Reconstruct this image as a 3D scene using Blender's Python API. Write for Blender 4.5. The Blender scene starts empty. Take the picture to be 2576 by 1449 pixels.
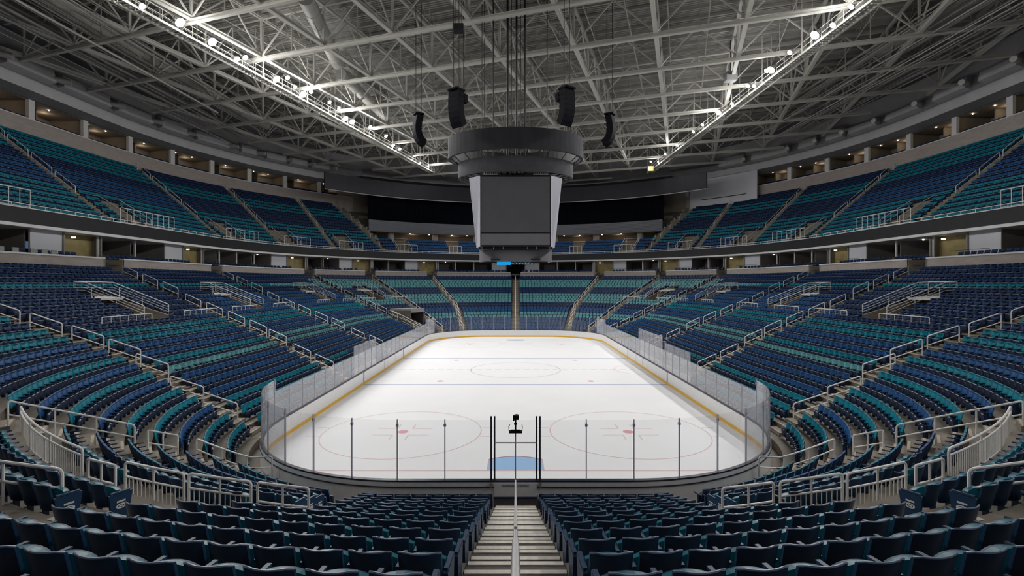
import bpy, math, random
import numpy as np
from mathutils import Vector, Matrix
random.seed(7)
sc = bpy.context.scene
C = sc.collection
R = math.radians

# ------------------------------------------------------------------ camera
FPX, CX, CY = 1257.0, 1297.0, 714.0            # focal length and principal point, 2576 x 1449 frame
CAMY, CAMZ = -50.14, 8.6
cam = bpy.data.objects.new('camera', bpy.data.cameras.new('camera'))
C.objects.link(cam)
cam.location = (0, CAMY, CAMZ)
cam.rotation_euler = (R(90), 0, 0)
cam.data.sensor_width = 36.0
cam.data.lens = 36.0 * FPX / 2576.0
cam.data.shift_x = (1288.0 - CX) / 2576.0
cam.data.shift_y = (CY - 724.5) / 2576.0
cam.data.clip_end = 500
sc.camera = cam

# ------------------------------------------------------------------ world, exposure, lights of the hall
w = bpy.data.worlds.new('World'); sc.world = w; w.use_nodes = True
w.node_tree.nodes['Background'].inputs[0].default_value = (0.75, 0.85, 1.0, 1)
w.node_tree.nodes['Background'].inputs[1].default_value = 0.18
sc.view_settings.view_transform = 'Standard'
sc.view_settings.look = 'None'
sc.view_settings.gamma = 1.0
sc.view_settings.exposure = 0.0
sc.cycles.max_bounces = 4; sc.cycles.diffuse_bounces = 2; sc.cycles.glossy_bounces = 2; sc.cycles.transparent_max_bounces = 12
sc.cycles.caustics_reflective = False; sc.cycles.caustics_refractive = False
sc.cycles.adaptive_threshold = 0.08
SPOT_POWER = 2800.0; ROOF_FILL_POWER = 140.0


# ------------------------------------------------------------------ helpers
ORD = ['zeroth','first','second','third','fourth','fifth','sixth','seventh','eighth','ninth','tenth','eleventh',
       'twelfth','thirteenth','fourteenth','fifteenth','sixteenth','seventeenth','eighteenth','nineteenth','twentieth',
       'twenty-first','twenty-second','twenty-third','twenty-fourth','twenty-fifth','twenty-sixth','twenty-seventh',
       'twenty-eighth','twenty-ninth','thirtieth','thirty-first','thirty-second','thirty-third','thirty-fourth','thirty-fifth','thirty-sixth']
LOC = {}                                        # locations of the Empties that parent parts

def tag(o, label=None, cat=None, group=None, kind=None):
    if label: o['label'] = label
    if cat: o['category'] = cat
    if group: o['group'] = group
    if kind: o['kind'] = kind
    return o

def empty(name, loc=(0, 0, 0), parent=None):
    o = bpy.data.objects.new(name, None); C.objects.link(o)
    o.empty_display_size = 0.2
    o.location = loc; LOC[o] = Vector(loc)
    if parent is not None:
        o.parent = parent; o.location = Vector(loc) - LOC[parent]
    return o

def put(name, mesh, parent=None, M=None):
    """link a mesh at world matrix M (parents are pure translations)"""
    o = bpy.data.objects.new(name, mesh); C.objects.link(o)
    M = M or Matrix()
    if parent is not None:
        o.parent = parent
        M = Matrix.Translation(-LOC[parent]) @ M
    o.matrix_basis = M
    return o

class MB:
    def __init__(s): s.v = []; s.f = []; s.mi = []
    def poly(s, pts, m=0):
        b = len(s.v); s.v += [tuple(p) for p in pts]; s.f.append(tuple(range(b, b + len(pts)))); s.mi.append(m)
    def hexa(s, p, m=0):
        b = len(s.v); s.v += [tuple(q) for q in p]
        for f in ((0,3,2,1),(4,5,6,7),(0,1,5,4),(1,2,6,5),(2,3,7,6),(3,0,4,7)):
            s.f.append(tuple(b + i for i in f)); s.mi.append(m)
    def box(s, c, d, m=0, M=None):
        x, y, z = d[0]/2, d[1]/2, d[2]/2
        P = [Vector(q) for q in ((-x,-y,-z),(x,-y,-z),(x,y,-z),(-x,y,-z),(-x,-y,z),(x,-y,z),(x,y,z),(-x,y,z))]
        P = [(M @ q if M else q) + Vector(c) for q in P]
        s.hexa(P, m)
    def tube(s, pts, r, n=8, m=0, caps=True):
        pts = [Vector(p) for p in pts]; b = len(s.v); k = len(pts)
        up = None
        for i, p in enumerate(pts):
            d = (pts[min(i+1, k-1)] - pts[max(i-1, 0)]).normalized()
            if up is None:
                up = Vector((0, 0, 1)) if abs(d.z) < .9 else Vector((1, 0, 0))
            sd = d.cross(up)
            if sd.length < 1e-4: sd = d.orthogonal()
            sd.normalize(); up = sd.cross(d).normalized()
            rr = r[i] if isinstance(r, (list, tuple)) else r
            for j in range(n):
                t = 2*math.pi*j/n
                s.v.append(tuple(p + sd*(rr*math.cos(t)) + up*(rr*math.sin(t))))
        for i in range(k-1):
            for j in range(n):
                s.f.append((b+i*n+j, b+i*n+(j+1) % n, b+(i+1)*n+(j+1) % n, b+(i+1)*n+j)); s.mi.append(m)
        if caps:
            s.f.append(tuple(b+j for j in reversed(range(n)))); s.mi.append(m)
            s.f.append(tuple(b+(k-1)*n+j for j in range(n))); s.mi.append(m)
    def mesh(s, name, mats, smooth=False, off=None):
        me = bpy.data.meshes.new(name)
        v = s.v if off is None else [(a-off[0], b-off[1], c-off[2]) for a, b, c in s.v]
        me.from_pydata(v, [], s.f)
        for m in (mats if isinstance(mats, (list, tuple)) else [mats]): me.materials.append(m)
        if max(s.mi, default=0) > 0: me.polygons.foreach_set('material_index', s.mi)
        if smooth:
            me.polygons.foreach_set('use_smooth', [True]*len(me.polygons))
            try: me.set_sharp_from_angle(angle=R(40))
            except Exception: pass
        me.update()
        return me
    def build(s, name, mats, parent=None, smooth=False):
        off = LOC[parent] if parent is not None else None
        o = bpy.data.objects.new(name, s.mesh(name, mats, smooth, off)); C.objects.link(o)
        if parent is not None: o.parent = parent
        return o

# ------------------------------------------------------------------ materials
def mat(name, col, rough=.6, metal=0., var=.0, scale=3., bump=0., spec=.5, stretch=None, emit=None, estr=0.):
    m = bpy.data.materials.new(name); m.use_nodes = True
    nt = m.node_tree; b = nt.nodes['Principled BSDF']
    b.inputs['Base Color'].default_value = (*col, 1)
    b.inputs['Roughness'].default_value = rough
    b.inputs['Metallic'].default_value = metal
    b.inputs['Specular IOR Level'].default_value = spec
    if emit:
        b.inputs['Emission Color'].default_value = (*emit, 1); b.inputs['Emission Strength'].default_value = estr
    if var or bump:
        tc = nt.nodes.new('ShaderNodeTexCoord'); mp = nt.nodes.new('ShaderNodeMapping')
        nz = nt.nodes.new('ShaderNodeTexNoise'); nz.inputs['Scale'].default_value = scale; nz.inputs['Detail'].default_value = 5
        if stretch: mp.inputs['Scale'].default_value = stretch
        nt.links.new(tc.outputs['Object'], mp.inputs[0]); nt.links.new(mp.outputs[0], nz.inputs[0])
        if var:
            cr = nt.nodes.new('ShaderNodeValToRGB')
            cr.color_ramp.elements[0].position = .3; cr.color_ramp.elements[1].position = .7
            cr.color_ramp.elements[0].color = (*[max(0, k*(1-var)) for k in col], 1)
            cr.color_ramp.elements[1].color = (*[min(1, k*(1+var)) for k in col], 1)
            nt.links.new(nz.outputs[0], cr.inputs[0]); nt.links.new(cr.outputs[0], b.inputs['Base Color'])
        if bump:
            bp = nt.nodes.new('ShaderNodeBump'); bp.inputs['Strength'].default_value = bump; bp.inputs['Distance'].default_value = .02
            nt.links.new(nz.outputs[0], bp.inputs['Height']); nt.links.new(bp.outputs[0], b.inputs['Normal'])
    return m

def glass(name, haze=.08, tint=(.97, .975, .98)):
    m = bpy.data.materials.new(name); m.use_nodes = True
    nt = m.node_tree; nt.nodes.remove(nt.nodes['Principled BSDF']); out = nt.nodes['Material Output']
    tr = nt.nodes.new('ShaderNodeBsdfTransparent'); tr.inputs[0].default_value = (*tint, 1)
    gl = nt.nodes.new('ShaderNodeBsdfGlossy'); gl.inputs['Roughness'].default_value = .03
    df = nt.nodes.new('ShaderNodeBsdfDiffuse'); df.inputs[0].default_value = (.88, .88, .92, 1)
    lw = nt.nodes.new('ShaderNodeLayerWeight'); lw.inputs['Blend'].default_value = .5
    pw = nt.nodes.new('ShaderNodeMath'); pw.operation = 'POWER'; pw.inputs[1].default_value = 4.5
    fr = nt.nodes.new('ShaderNodeMath'); fr.operation = 'MULTIPLY_ADD'; fr.inputs[1].default_value = .55; fr.inputs[2].default_value = .02
    nt.links.new(lw.outputs['Facing'], pw.inputs[0]); nt.links.new(pw.outputs[0], fr.inputs[0])
    m1 = nt.nodes.new('ShaderNodeMixShader'); m1.inputs[0].default_value = haze
    m2 = nt.nodes.new('ShaderNodeMixShader')
    nt.links.new(tr.outputs[0], m1.inputs[1]); nt.links.new(df.outputs[0], m1.inputs[2])
    nt.links.new(fr.outputs[0], m2.inputs[0]); nt.links.new(m1.outputs[0], m2.inputs[1]); nt.links.new(gl.outputs[0], m2.inputs[2])
    nt.links.new(m2.outputs[0], out.inputs[0])
    return m

M = {}
M['ice'] = mat('ice', (.90, .905, .915), .55, var=.015, scale=.25, spec=.25)
M['red'] = mat('red_paint', (.72, .36, .40), .5)
M['redp'] = mat('pale_red_paint', (.80, .53, .56), .5)
M['bluep'] = mat('blue_paint', (.16, .20, .52), .5)
M['darkline'] = mat('dark_line_paint', (.30, .30, .38), .5)
M['crease'] = mat('crease_paint', (.36, .60, .90), .5)
M['board'] = mat('board_white', (.80, .79, .78), .35, var=.02, scale=2)
M['boardout'] = mat('board_outer_grey', (.90, .89, .89), .5, var=.05, scale=4)
M['yellow'] = mat('kick_yellow', (.80, .46, .035), .4, var=.06, scale=6)
M['cap'] = mat('board_cap', (.025, .025, .05), .35)
M['post'] = mat('glass_post_metal', (.50, .50, .57), .4)
M['postdark'] = mat('gate_post_metal', (.05, .05, .06), .35, .5)
M['glass'] = glass('rink_glass', .012, (.985, .985, .99))
M['glassside'] = glass('rink_glass_side', .22, (.97, .97, .98))
M['concrete'] = mat('stand_concrete', (.20, .175, .14), .8, var=.22, scale=1.3, bump=.15)
M['stepc'] = mat('step_concrete', (.25, .22, .175), .8, var=.18, scale=2.5, bump=.1)
M['stepdark'] = mat('step_rubber', (.12, .112, .105), .8, var=.15, scale=8)
M['nosing'] = mat('step_nosing', (.82, .77, .68), .6, var=.1, scale=10)
M['nosedull'] = mat('step_nosing_dull', (.42, .36, .28), .7, var=.12, scale=6)
M['wall'] = mat('parapet_concrete', (.47, .41, .375), .8, var=.1, scale=1.0, stretch=(1, 1, 3))
M['wallcap'] = mat('parapet_cap', (.84, .83, .83), .6)
M['white'] = mat('white_panel', (.74, .75, .80), .6, var=.03, scale=.6)
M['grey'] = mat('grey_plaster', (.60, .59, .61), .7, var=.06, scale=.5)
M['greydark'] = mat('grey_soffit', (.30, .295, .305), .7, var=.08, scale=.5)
M['fascia'] = mat('fascia_screen', (.020, .019, .023), .6, var=.15, scale=1.5)
M['led'] = mat('led_ring_dark', (.022, .022, .034), .5, var=.1, scale=1)
M['rail'] = mat('white_rail_paint', (.92, .91, .89), .35, spec=.5)
M['steel'] = mat('brushed_steel', (.60, .58, .56), .3, .9, var=.08, scale=30)
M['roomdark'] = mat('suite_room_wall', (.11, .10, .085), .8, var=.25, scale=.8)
M['partition'] = mat('suite_partition', (.32, .30, .27), .7, var=.08, scale=1)
M['portal'] = mat('portal_wall_ochre', (.38, .30, .13), .6, var=.2, scale=1.2)
M['beige'] = mat('suite_beige', (.36, .31, .25), .7, var=.08, scale=1)
M['wood'] = mat('suite_wood', (.16, .085, .045), .5, var=.25, scale=3)
M['curtain'] = mat('black_curtain', (.005, .006, .011), .95, spec=.05)
M['silver'] = mat('silver_bulkhead', (.48, .49, .54), .5, .1, var=.05, scale=.8)
M['column'] = mat('concrete_column', (.50, .48, .46), .7, var=.06, scale=2)
M['truss'] = mat('truss_cream_paint', (.82, .79, .72), .55, var=.08, scale=.7)
M['trussd'] = mat('truss_grey_paint', (.58, .555, .51), .6, var=.1, scale=.7)
M['deck'] = mat('roof_deck', (.42, .405, .375), .6, var=.12, scale=.15)
M['duct'] = mat('duct_grey', (.58, .56, .52), .5, .2, var=.08, scale=1.2)
M['black'] = mat('black_equipment', (.007, .007, .011), .8, var=.1, scale=5, spec=.08)
M['cable'] = mat('black_cable', (.01, .01, .01), .6)
M['screen'] = mat('scoreboard_screen', (.100, .097, .105), .6, var=.04, scale=1, spec=.2)
M['screen2'] = mat('scoreboard_lower_screen', (.165, .160, .172), .6, var=.04, scale=1, spec=.2)
M['ring'] = mat('scoreboard_ring', (.038, .037, .042), .7, var=.12, scale=.9, spec=.12)
M['ring2'] = mat('scoreboard_lower_ring', (.066, .066, .073), .7, var=.15, scale=1.2, spec=.12)
M['led_side'] = mat('scoreboard_side_led', (.42, .42, .48), .6, var=.04, scale=6, stretch=(.3, .3, 8))
M['frame'] = mat('scoreboard_frame', (.008, .008, .010), .5)
M['lamp'] = mat('lamp_lens', (1, 1, 1), .3, emit=(1, .985, .96), estr=14)
M['bulb'] = mat('downlight_bulb', (1, 1, 1), .3, emit=(1, .84, .62), estr=14)
M['bulbw'] = mat('ceiling_bulb', (1, 1, 1), .3, emit=(1, .96, .9), estr=10)
M['tv'] = mat('tv_picture', (.1, .15, .3), .3, emit=(.16, .27, .55), estr=.35)
M['blueled'] = mat('blue_led', (.0, .3, .6), .4, emit=(.0, .33, .75), estr=.9)
M['exit'] = mat('sign_white', (.9, .9, .85), .4, emit=(1, .95, .8), estr=1.3)
M['seatnavy'] = mat('seat_navy_plastic', (.014, .050, .115), .4, var=.08, scale=9, spec=.35)
M['seatrimlit'] = mat('seat_rim_highlight', (.20, .27, .40), .3, var=.05, scale=9)  # lamp highlight along the back's lip, put into its colour
M['seatteal'] = mat('seat_teal_plastic', (.003, .150, .195), .35, var=.06, scale=9, spec=.5)
M['seatarm'] = mat('seat_arm_plastic', (.024, .058, .125), .4, var=.08, scale=9)
M['seatleg'] = mat('seat_standard_metal', (.010, .014, .030), .5)
M['emblem'] = mat('emblem_white', (.75, .75, .72), .5)
M['yellowbox'] = mat('yellow_box', (.62, .48, .12), .5)
M['boxgrey'] = mat('box_grey', (.42, .42, .41), .6)

def seat_material():
    m = bpy.data.materials.new('seat_plastic'); m.use_nodes = True
    nt = m.node_tree; b = nt.nodes['Principled BSDF']
    at = nt.nodes.new('ShaderNodeAttribute'); at.attribute_name = 'Col'
    nt.links.new(at.outputs['Color'], b.inputs['Base Color'])
    b.inputs['Roughness'].default_value = .45; b.inputs['Specular IOR Level'].default_value = .18
    return m
M['seatcol'] = seat_material()

# ------------------------------------------------------------------ the oval: every row is an offset of the rink boards
def path(o, g):
    """g 0..6 down the right side from far end to near end, 6..12 back up the left side"""
    sx = 1
    if g > 6: g = 12 - g; sx = -1
    a = max(0.0, 4.42 - .42*o); Rr = 12.95 + o - a; yc = 18.05 + a
    if g <= 1: x, y, nx, ny = a*g, yc+Rr, 0, 1
    elif g <= 2:
        t = (g-1)*math.pi/2; nx, ny = math.sin(t), math.cos(t); x, y = a+Rr*nx, yc+Rr*ny
    elif g <= 4: x, y, nx, ny = a+Rr, yc*(3-g), 1, 0
    elif g <= 5:
        t = (5-g)*math.pi/2; nx, ny = math.sin(t), -math.cos(t); x, y = a+Rr*nx, -yc+Rr*ny
    else: x, y, nx, ny = a*(6-g), -(yc+Rr), 0, -1
    return sx*x, y, sx*nx, ny

def P(o, g, z): x, y, _, _ = path(o, g); return Vector((x, y, z))

def grange(g0, g1, extra=()):
    s = {round(g0, 5), round(g1, 5)}
    for k in range(13):
        if g0 < k < g1: s.add(float(k))
    for q0, q1 in ((1, 2), (4, 5), (7, 8), (10, 11)):
        for i in range(1, 24):
            q = q0 + i/24.
            if g0 < q < g1: s.add(round(q, 5))
    for e in extra:
        if g0 < e < g1: s.add(round(e, 5))
    return sorted(s)

def loft(mb, prof, gs, closed=True, m=0, caps=True):
    """sweep a profile of (offset, z) along the oval"""
    k = len(prof); b = len(mb.v)
    for g in gs:
        for o, z in prof: x, y, _, _ = path(o, g); mb.v.append((x, y, z))
    n = len(gs); kk = k if closed else k-1
    for i in range(n-1):
        for j in range(kk):
            j2 = (j+1) % k
            mb.f.append((b+i*k+j, b+(i+1)*k+j, b+(i+1)*k+j2, b+i*k+j2)); mb.mi.append(m)
    if closed and caps:
        mb.f.append(tuple(b+j for j in range(k))); mb.mi.append(m)
        mb.f.append(tuple(b+(n-1)*k+j for j in reversed(range(k)))); mb.mi.append(m)

def ring_wall(mb, o0, o1, z0, z1, gs, m=0): loft(mb, [(o0, z0), (o1, z0), (o1, z1), (o0, z1)], gs, True, m)

def radial(mb, g, o0, o1, z0, z1, th=.15, m=0, z0b=None, z1b=None):
    """wall standing along a radius; z0b and z1b are the heights at its outer end"""
    a, b = P(o0, g, 0), P(o1, g, 0); d = (b-a).normalized(); t = Vector((-d.y, d.x, 0))*th/2
    z0b = z0 if z0b is None else z0b; z1b = z1 if z1b is None else z1b
    up = lambda p, z: Vector((p.x, p.y, z))
    mb.hexa([up(a-t, z0), up(b-t, z0b), up(b+t, z0b), up(a+t, z0), up(a-t, z1), up(b-t, z1b), up(b+t, z1b), up(a+t, z1)], m)

class Arc:
    """arc length along the oval at one offset"""
    def __init__(s, o, n=6000):
        s.g = np.linspace(0, 12, n+1)
        xy = np.array([path(o, q)[:2] for q in s.g])
        s.s = np.concatenate([[0], np.cumsum(np.hypot(*np.diff(xy, axis=0).T))])
    def S(s, g): return float(np.interp(g, s.g, s.s))
    def G(s, d): return float(np.interp(d, s.s, s.g))

def px(x, y, z):
    d = y - CAMY
    if d < .05: return None
    return CX + x/d*FPX, CY - (z-CAMZ)/d*FPX, d

def bothsides(g): return g, 12-g
def side_word(g): return 'right' if g < 6 else 'left'
def cc(g): return round(g if g <= 6 else 12-g, 5)

def agl(g, o):
    """lower aisles on the long sides slant towards the near end as they come down to the ice"""
    c = cc(g); k = {2.114: .0215, 3.05: .013}.get(c)
    if k is None: return g
    c = c + k*(26.0-o)
    return c if g < 6 else 12-c
# ================================================================== THE SETTING
FULL = grange(0, 12)
# ---- ice sheet with its painted lines
ice = empty('ice_sheet'); tag(ice, 'white ice sheet of the hockey rink with painted lines', kind='structure')
mb = MB(); mb.poly([P(.02, g, 0) for g in FULL[:-1]][::-1]); mb.build('ice', M['ice'], ice)
def strip(name, x0, x1, y0, y1, m, z=.004):
    mb = MB(); mb.poly([(x0, y0, z), (x1, y0, z), (x1, y1, z), (x0, y1, z)]); return mb.build(name, m, ice)
def halfw(y):                                    # half width of the ice at a given y
    if abs(y) <= 22.47: return 12.93
    return 4.42 + math.sqrt(max(0, 8.51**2 - (abs(y)-22.47)**2))
for s in (-1, 1):
    wdt = halfw(27.13); strip('goal_line', -wdt, wdt, s*27.13-.035, s*27.13+.035, M['redp'])
    strip('blue_line', -12.93, 12.93, s*7.5-.085, s*7.5+.085, M['bluep'])
for i in range(27):
    x = -12.6 + i*.96; strip('centre_line_dash', x, x+.62, -.07, .07, M['redp'])
def ringline(name, cx, cy, r, wd, m, a0=0, a1=360, z=.005, n=72):
    mb = MB()
    for i in range(n):
        t0, t1 = R(a0+(a1-a0)*i/n), R(a0+(a1-a0)*(i+1)/n)
        mb.poly([(cx+(r-wd)*math.cos(t0), cy+(r-wd)*math.sin(t0), z), (cx+r*math.cos(t0), cy+r*math.sin(t0), z),
                 (cx+r*math.cos(t1), cy+r*math.sin(t1), z), (cx+(r-wd)*math.cos(t1), cy+(r-wd)*math.sin(t1), z)])
    return mb.build(name, m, ice)
def dot(cx, cy, r, m):
    mb = MB(); mb.poly([(cx+r*math.cos(R(10*i)), cy+r*math.sin(R(10*i)), .006) for i in range(36)]); mb.build('faceoff_dot', m, ice)
ringline('centre_circle', 0, 0, 4.5, .05, M['darkline'])
ringline('referee_crease', 12.93, 0, 3.0, .05, M['redp'], 90, 270)
for sx in (-1, 1):
    for sy in (-1, 1):
        cx, cy = sx*6.55, sy*21.1
        ringline('faceoff_circle', cx, cy, 4.57, .055, M['redp'])
        dot(cx, cy, .31, M['red'])
        for a in (-1, 1):
            for b in (-1, 1):
                strip('faceoff_mark', min(cx+a*.45, cx+a*1.6), max(cx+a*.45, cx+a*1.6), cy+b*.62-.03, cy+b*.62+.03, M['redp'])
                strip('faceoff_mark', cx+a*.45-.03, cx+a*.45+.03, min(cy+b*.62, cy+b*1.5), max(cy+b*.62, cy+b*1.5), M['redp'])
            for b in (-1, 1):
                strip('hash_mark', min(cx+a*4.57, cx+a*5.3), max(cx+a*4.57, cx+a*5.3), cy+b*.85-.03, cy+b*.85+.03, M['redp'])
        dot(sx*6.65, sy*6.0, .30, M['red'])
for s in (-1, 1):                                # goal creases
    pts = [(-1.30, s*27.1)]
    for i in range(13):
        x = -1.30 + 2.6*i/12; pts.append((x, s*(27.1 - 1.42 - .42*math.cos(x/1.30*math.pi/2))))
    pts.append((1.30, s*27.1))
    mb = MB(); pp = pts if s < 0 else pts[::-1]
    mb.poly([(x, y, .0035) for x, y in pp][::-1]); mb.build('goal_crease', M['crease'], ice)
    mb = MB(); mb.tube([(x, y, .006) for x, y in pts], .03, 4); mb.build('crease_outline', M['redp'], ice)

# ---- arena floor and the stepped lower stand
NL, PITCH, RISE = 24, 1.07, .39
oL = lambda n: 1.55 + PITCH*n                    # where the seat backs of a lower row stand
zL = lambda n: .39 + RISE*n                      # its tread
AISLES = [0.0, 1.289, 1.5, 1.7056, 2.114, 3.05, 4.05, 4.433, 4.789, 4.867]       # radial stairs, right side
LOWER_AISLES = AISLES + [6.0] + [12-g for g in AISLES[1:]]
VOMS = [(1.60, 13, 18), (1.845, 13, 18), (2.715, 13, 18), (3.57, 13, 18)]
VOM_HALF = 1.35
def vom_edges(gc, side):
    A = Arc18; s = A.S(gc if side > 0 else 12-gc)
    return A.G(s-VOM_HALF), A.G(s+VOM_HALF)
Arc18 = Arc(18.0)
VE = []
for gc, r0, r1 in VOMS:
    for sd in (1, -1):
        a, b = vom_edges(gc, sd); VE.append((a, b, r0, r1, sd, gc))
ex = [v for e in VE for v in e[:2]]
gs = grange(0, 12, ex)
mb = MB()
mb_front = MB(); loft(mb_front, [(.12, -.02), (.75, -.02)], FULL, False); fl = mb_front.build('floor', M['concrete'])
tag(fl, 'concrete floor strip around the rink boards', kind='structure')
for n in range(NL):
    o0, o1 = oL(n)-.80, oL(n)+PITCH-.80
    z0, z1 = (zL(n)-RISE if n else -.02), zL(n)
    for i in range(len(gs)-1):
        gm = (gs[i]+gs[i+1])/2
        if any(a < gm < b and r0 <= n <= r1 for a, b, r0, r1, *_ in VE): continue
        A0, A1 = P(o0, gs[i], 0), P(o0, gs[i+1], 0); B0, B1 = P(o1, gs[i], 0), P(o1, gs[i+1], 0)
        u = lambda p, z: (p.x, p.y, z)
        mb.poly([u(A0, z0), u(A1, z0), u(A1, z1), u(A0, z1)])
        mb.poly([u(A0, z1), u(A1, z1), u(B1, z1), u(B0, z1)])
lower = mb.build('lower_stand', M['concrete']); tag(lower, 'stepped concrete lower stand around the rink', kind='structure')

# ---- upper stand
NU, UP, UR = 17, .85, .66
oU = lambda m: 30.45 + UP*m
zU = lambda m: 14.75 + UR*m
UA = [1.42, 1.578, 1.74, 1.922, 2.79, 3.70]
UPPER_AISLES = UA + [12-g for g in UA]
UVOMS = [1.50, 1.655, 1.83, 2.58, 3.42]
mb = MB()
for m in range(NU):
    o0, o1 = oU(m)-.62, oU(m)+UP-.62
    ce = 1.40 + .0042*m
    for (ga, gb) in ((ce, 5.2), (6.8, 12-ce)) if m > 4 else ((0, 5.2), (6.8, 12)):
        q = grange(ga, gb)
        loft(mb, [(o0, zU(m)-UR if m else 14.3), (o0, zU(m)), (o1, zU(m))], q, False)
# underside so that the stand is a solid
for (ga, gb) in ((0, 5.2), (6.8, 12)):
    q = grange(ga, gb); loft(mb, [(29.1, 14.2), (33.6, 14.2)], q, False)
for (ga, gb) in ((1.40, 5.2), (6.8, 10.60)):
    q = grange(ga, gb); loft(mb, [(33.6, 14.2), (oU(NU)+.4, zU(NU)-1.0)], q, False)
for sg in (1, -1):                               # side cheek beside the far concourse
    for m in range(4, NU): g = 1.40 + .0042*m; g = g if sg > 0 else 12-g; radial(mb, g, oU(m)-.62, oU(m)+UP-.62, 14.2+.1*m, zU(m), .2)
upper = mb.build('upper_stand', M['concrete']); tag(upper, 'stepped concrete upper stand', kind='structure')

# ---- fascia of the upper stand with ledge and continuous low rail
fas = empty('trim_1'); tag(fas, 'dark curved balcony front with white ledges', kind='structure')
mb = MB(); ring_wall(mb, 28.85, 29.15, 13.72, 15.05, FULL); mb.build('screen_band', M['fascia'], fas)
mb = MB(); ring_wall(mb, 28.70, 29.3, 13.45, 13.72, FULL); mb.build('lower_ledge', M['wallcap'], fas)
mb = MB(); ring_wall(mb, 28.80, 29.2, 15.05, 15.13, FULL); mb.build('upper_ledge', M['wallcap'], fas)
mb = MB(); loft(mb, [(28.9, 13.46), (34.0, 13.30)], FULL, False); mb.build('soffit', M['grey'], fas)
mb = MB(); mb.tube([P(28.95, g, 15.42) for g in FULL], .035, 6); mb.build('top_rail', M['rail'], fas)
A29 = Arc(28.95); mb = MB(); tot = A29.S(12)
for i in range(int(tot/1.5)):
    p = P(28.95, A29.G(i*1.5), 15.1)
    if abs(p.x) < 1.35*(p.y-CAMY): mb.box((p.x, p.y, 15.27), (.05, .05, .34))
o = mb.build('rail_stub', M['rail'], fas); o['kind'] = 'stuff'

# ---- suite level behind the lower stand
suite = empty('suite_level'); tag(suite, 'open suite level between lower and upper stands', kind='structure')
A27 = Arc(26.8); A30 = Arc(29.9)
mb = MB(); loft(mb, [(26.9, 10.45), (28.2, 10.45), (28.2, 10.8), (34, 10.8)], FULL, False); mb.build('suite_floor', M['stepdark'], suite)
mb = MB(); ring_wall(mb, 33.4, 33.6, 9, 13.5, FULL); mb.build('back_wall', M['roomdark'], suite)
VIS = lambda p, k=1.25: p.y-CAMY > 1 and abs(p.x) < k*(p.y-CAMY)
la = sorted(g for g in LOWER_AISLES if g != 6.0)
la_ring = la + [12.0]
secs = [(la_ring[i], la_ring[i+1]) for i in range(len(la_ring)-1)]
lampspots = []
for k, (ga, gb) in enumerate(secs):
    if (ga < 6 < gb) or not (VIS(P(27, ga, 0)) or VIS(P(27, gb, 0))): continue
    # parapet between two portals
    s0, s1 = A27.S(ga)+1.15, A27.S(gb)-1.15
    q = grange(A27.G(s0), A27.G(s1))
    mb = MB(); ring_wall(mb, 26.6, 26.95, 9.2, 11.0, q); mb.build('parapet', M['wall'], suite)
    mb = MB(); ring_wall(mb, 26.52, 27.03, 11.0, 11.14, q); mb.build('parapet_cap', M['wallcap'], suite)
    # portal side walls
    for s in (s0, s1):
        mb = MB(); radial(mb, A27.G(s), 26.6, 31.5, 9.2, 11.0, .18); mb.build('portal_cheek', M['beige'], suite)
    # rooms
    left = ga > 6
    t0, t1 = A30.S(ga)+2.1, A30.S(gb)-2.1
    L = t1-t0
    pw = min(3.1, L*.28)
    wa, wb = (t1-pw, t1) if left else (t0, t0+pw)        # white panel at the end away from the camera
    qa = grange(A30.G(wa), A30.G(wb))
    mb = MB(); ring_wall(mb, 29.75, 29.95, 10.8, 13.46, qa); mb.build('white_panel', M['white'], suite)
    r0, r1 = (t0, t1-pw) if left else (t0+pw, t1)
    nr = max(1, round((r1-r0)/3.9))
    for j in range(nr+1):
        g = A30.G(r0+(r1-r0)*j/nr)
        mb = MB(); radial(mb, g, 30.3 if j % 2 else 29.9, 33.4, 10.8, 13.4, .14); mb.build('partition', M['partition'], suite)
        p = P(29.85, g, 0); wd = .55 if j == (0 if left else nr) else .14
        x, y, nx, ny = path(29.85, g)
        mb = MB(); mb.box((x, y, 12.12), (wd, .16, 2.64), M=Matrix.Rotation(math.atan2(ny, nx)-math.pi/2, 3, 'Z'))
        mb.build('mullion', M['wallcap'] if wd < .3 else M['white'], suite)
        if j < nr:
            gm = A30.G(r0+(r1-r0)*(j+.5)/nr); pm = P(30.9, gm, 13.36)
            if (j+2*k) % 3 == 0: mb = MB(); mb.tube([pm, pm-Vector((0, 0, .08))], .08, 8); mb.build('ceiling_bulb', M['bulbw'], suite)
            if (j+k) % 2 == 0:
                gq0, gq1 = A30.G(r0+(r1-r0)*(j+.2)/nr), A30.G(r0+(r1-r0)*(j+.8)/nr)
                mb = MB(); ring_wall(mb, 33.2, 33.38, 10.8, 12.9, grange(gq0, gq1)); mb.build('back_panel', M['partition'], suite)
                mb = MB(); ring_wall(mb, 32.1, 32.7, 10.8, 11.75, grange(gq0, gq1)); mb.build('counter', M['wood'], suite)
    mb = MB(); mb.tube([P(28.9, g, 11.75) for g in grange(A27.G(s0), A27.G(s0+min(4, L*.4)))], .02, 5); mb.build('drink_rail', M['cable'], suite)
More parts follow.
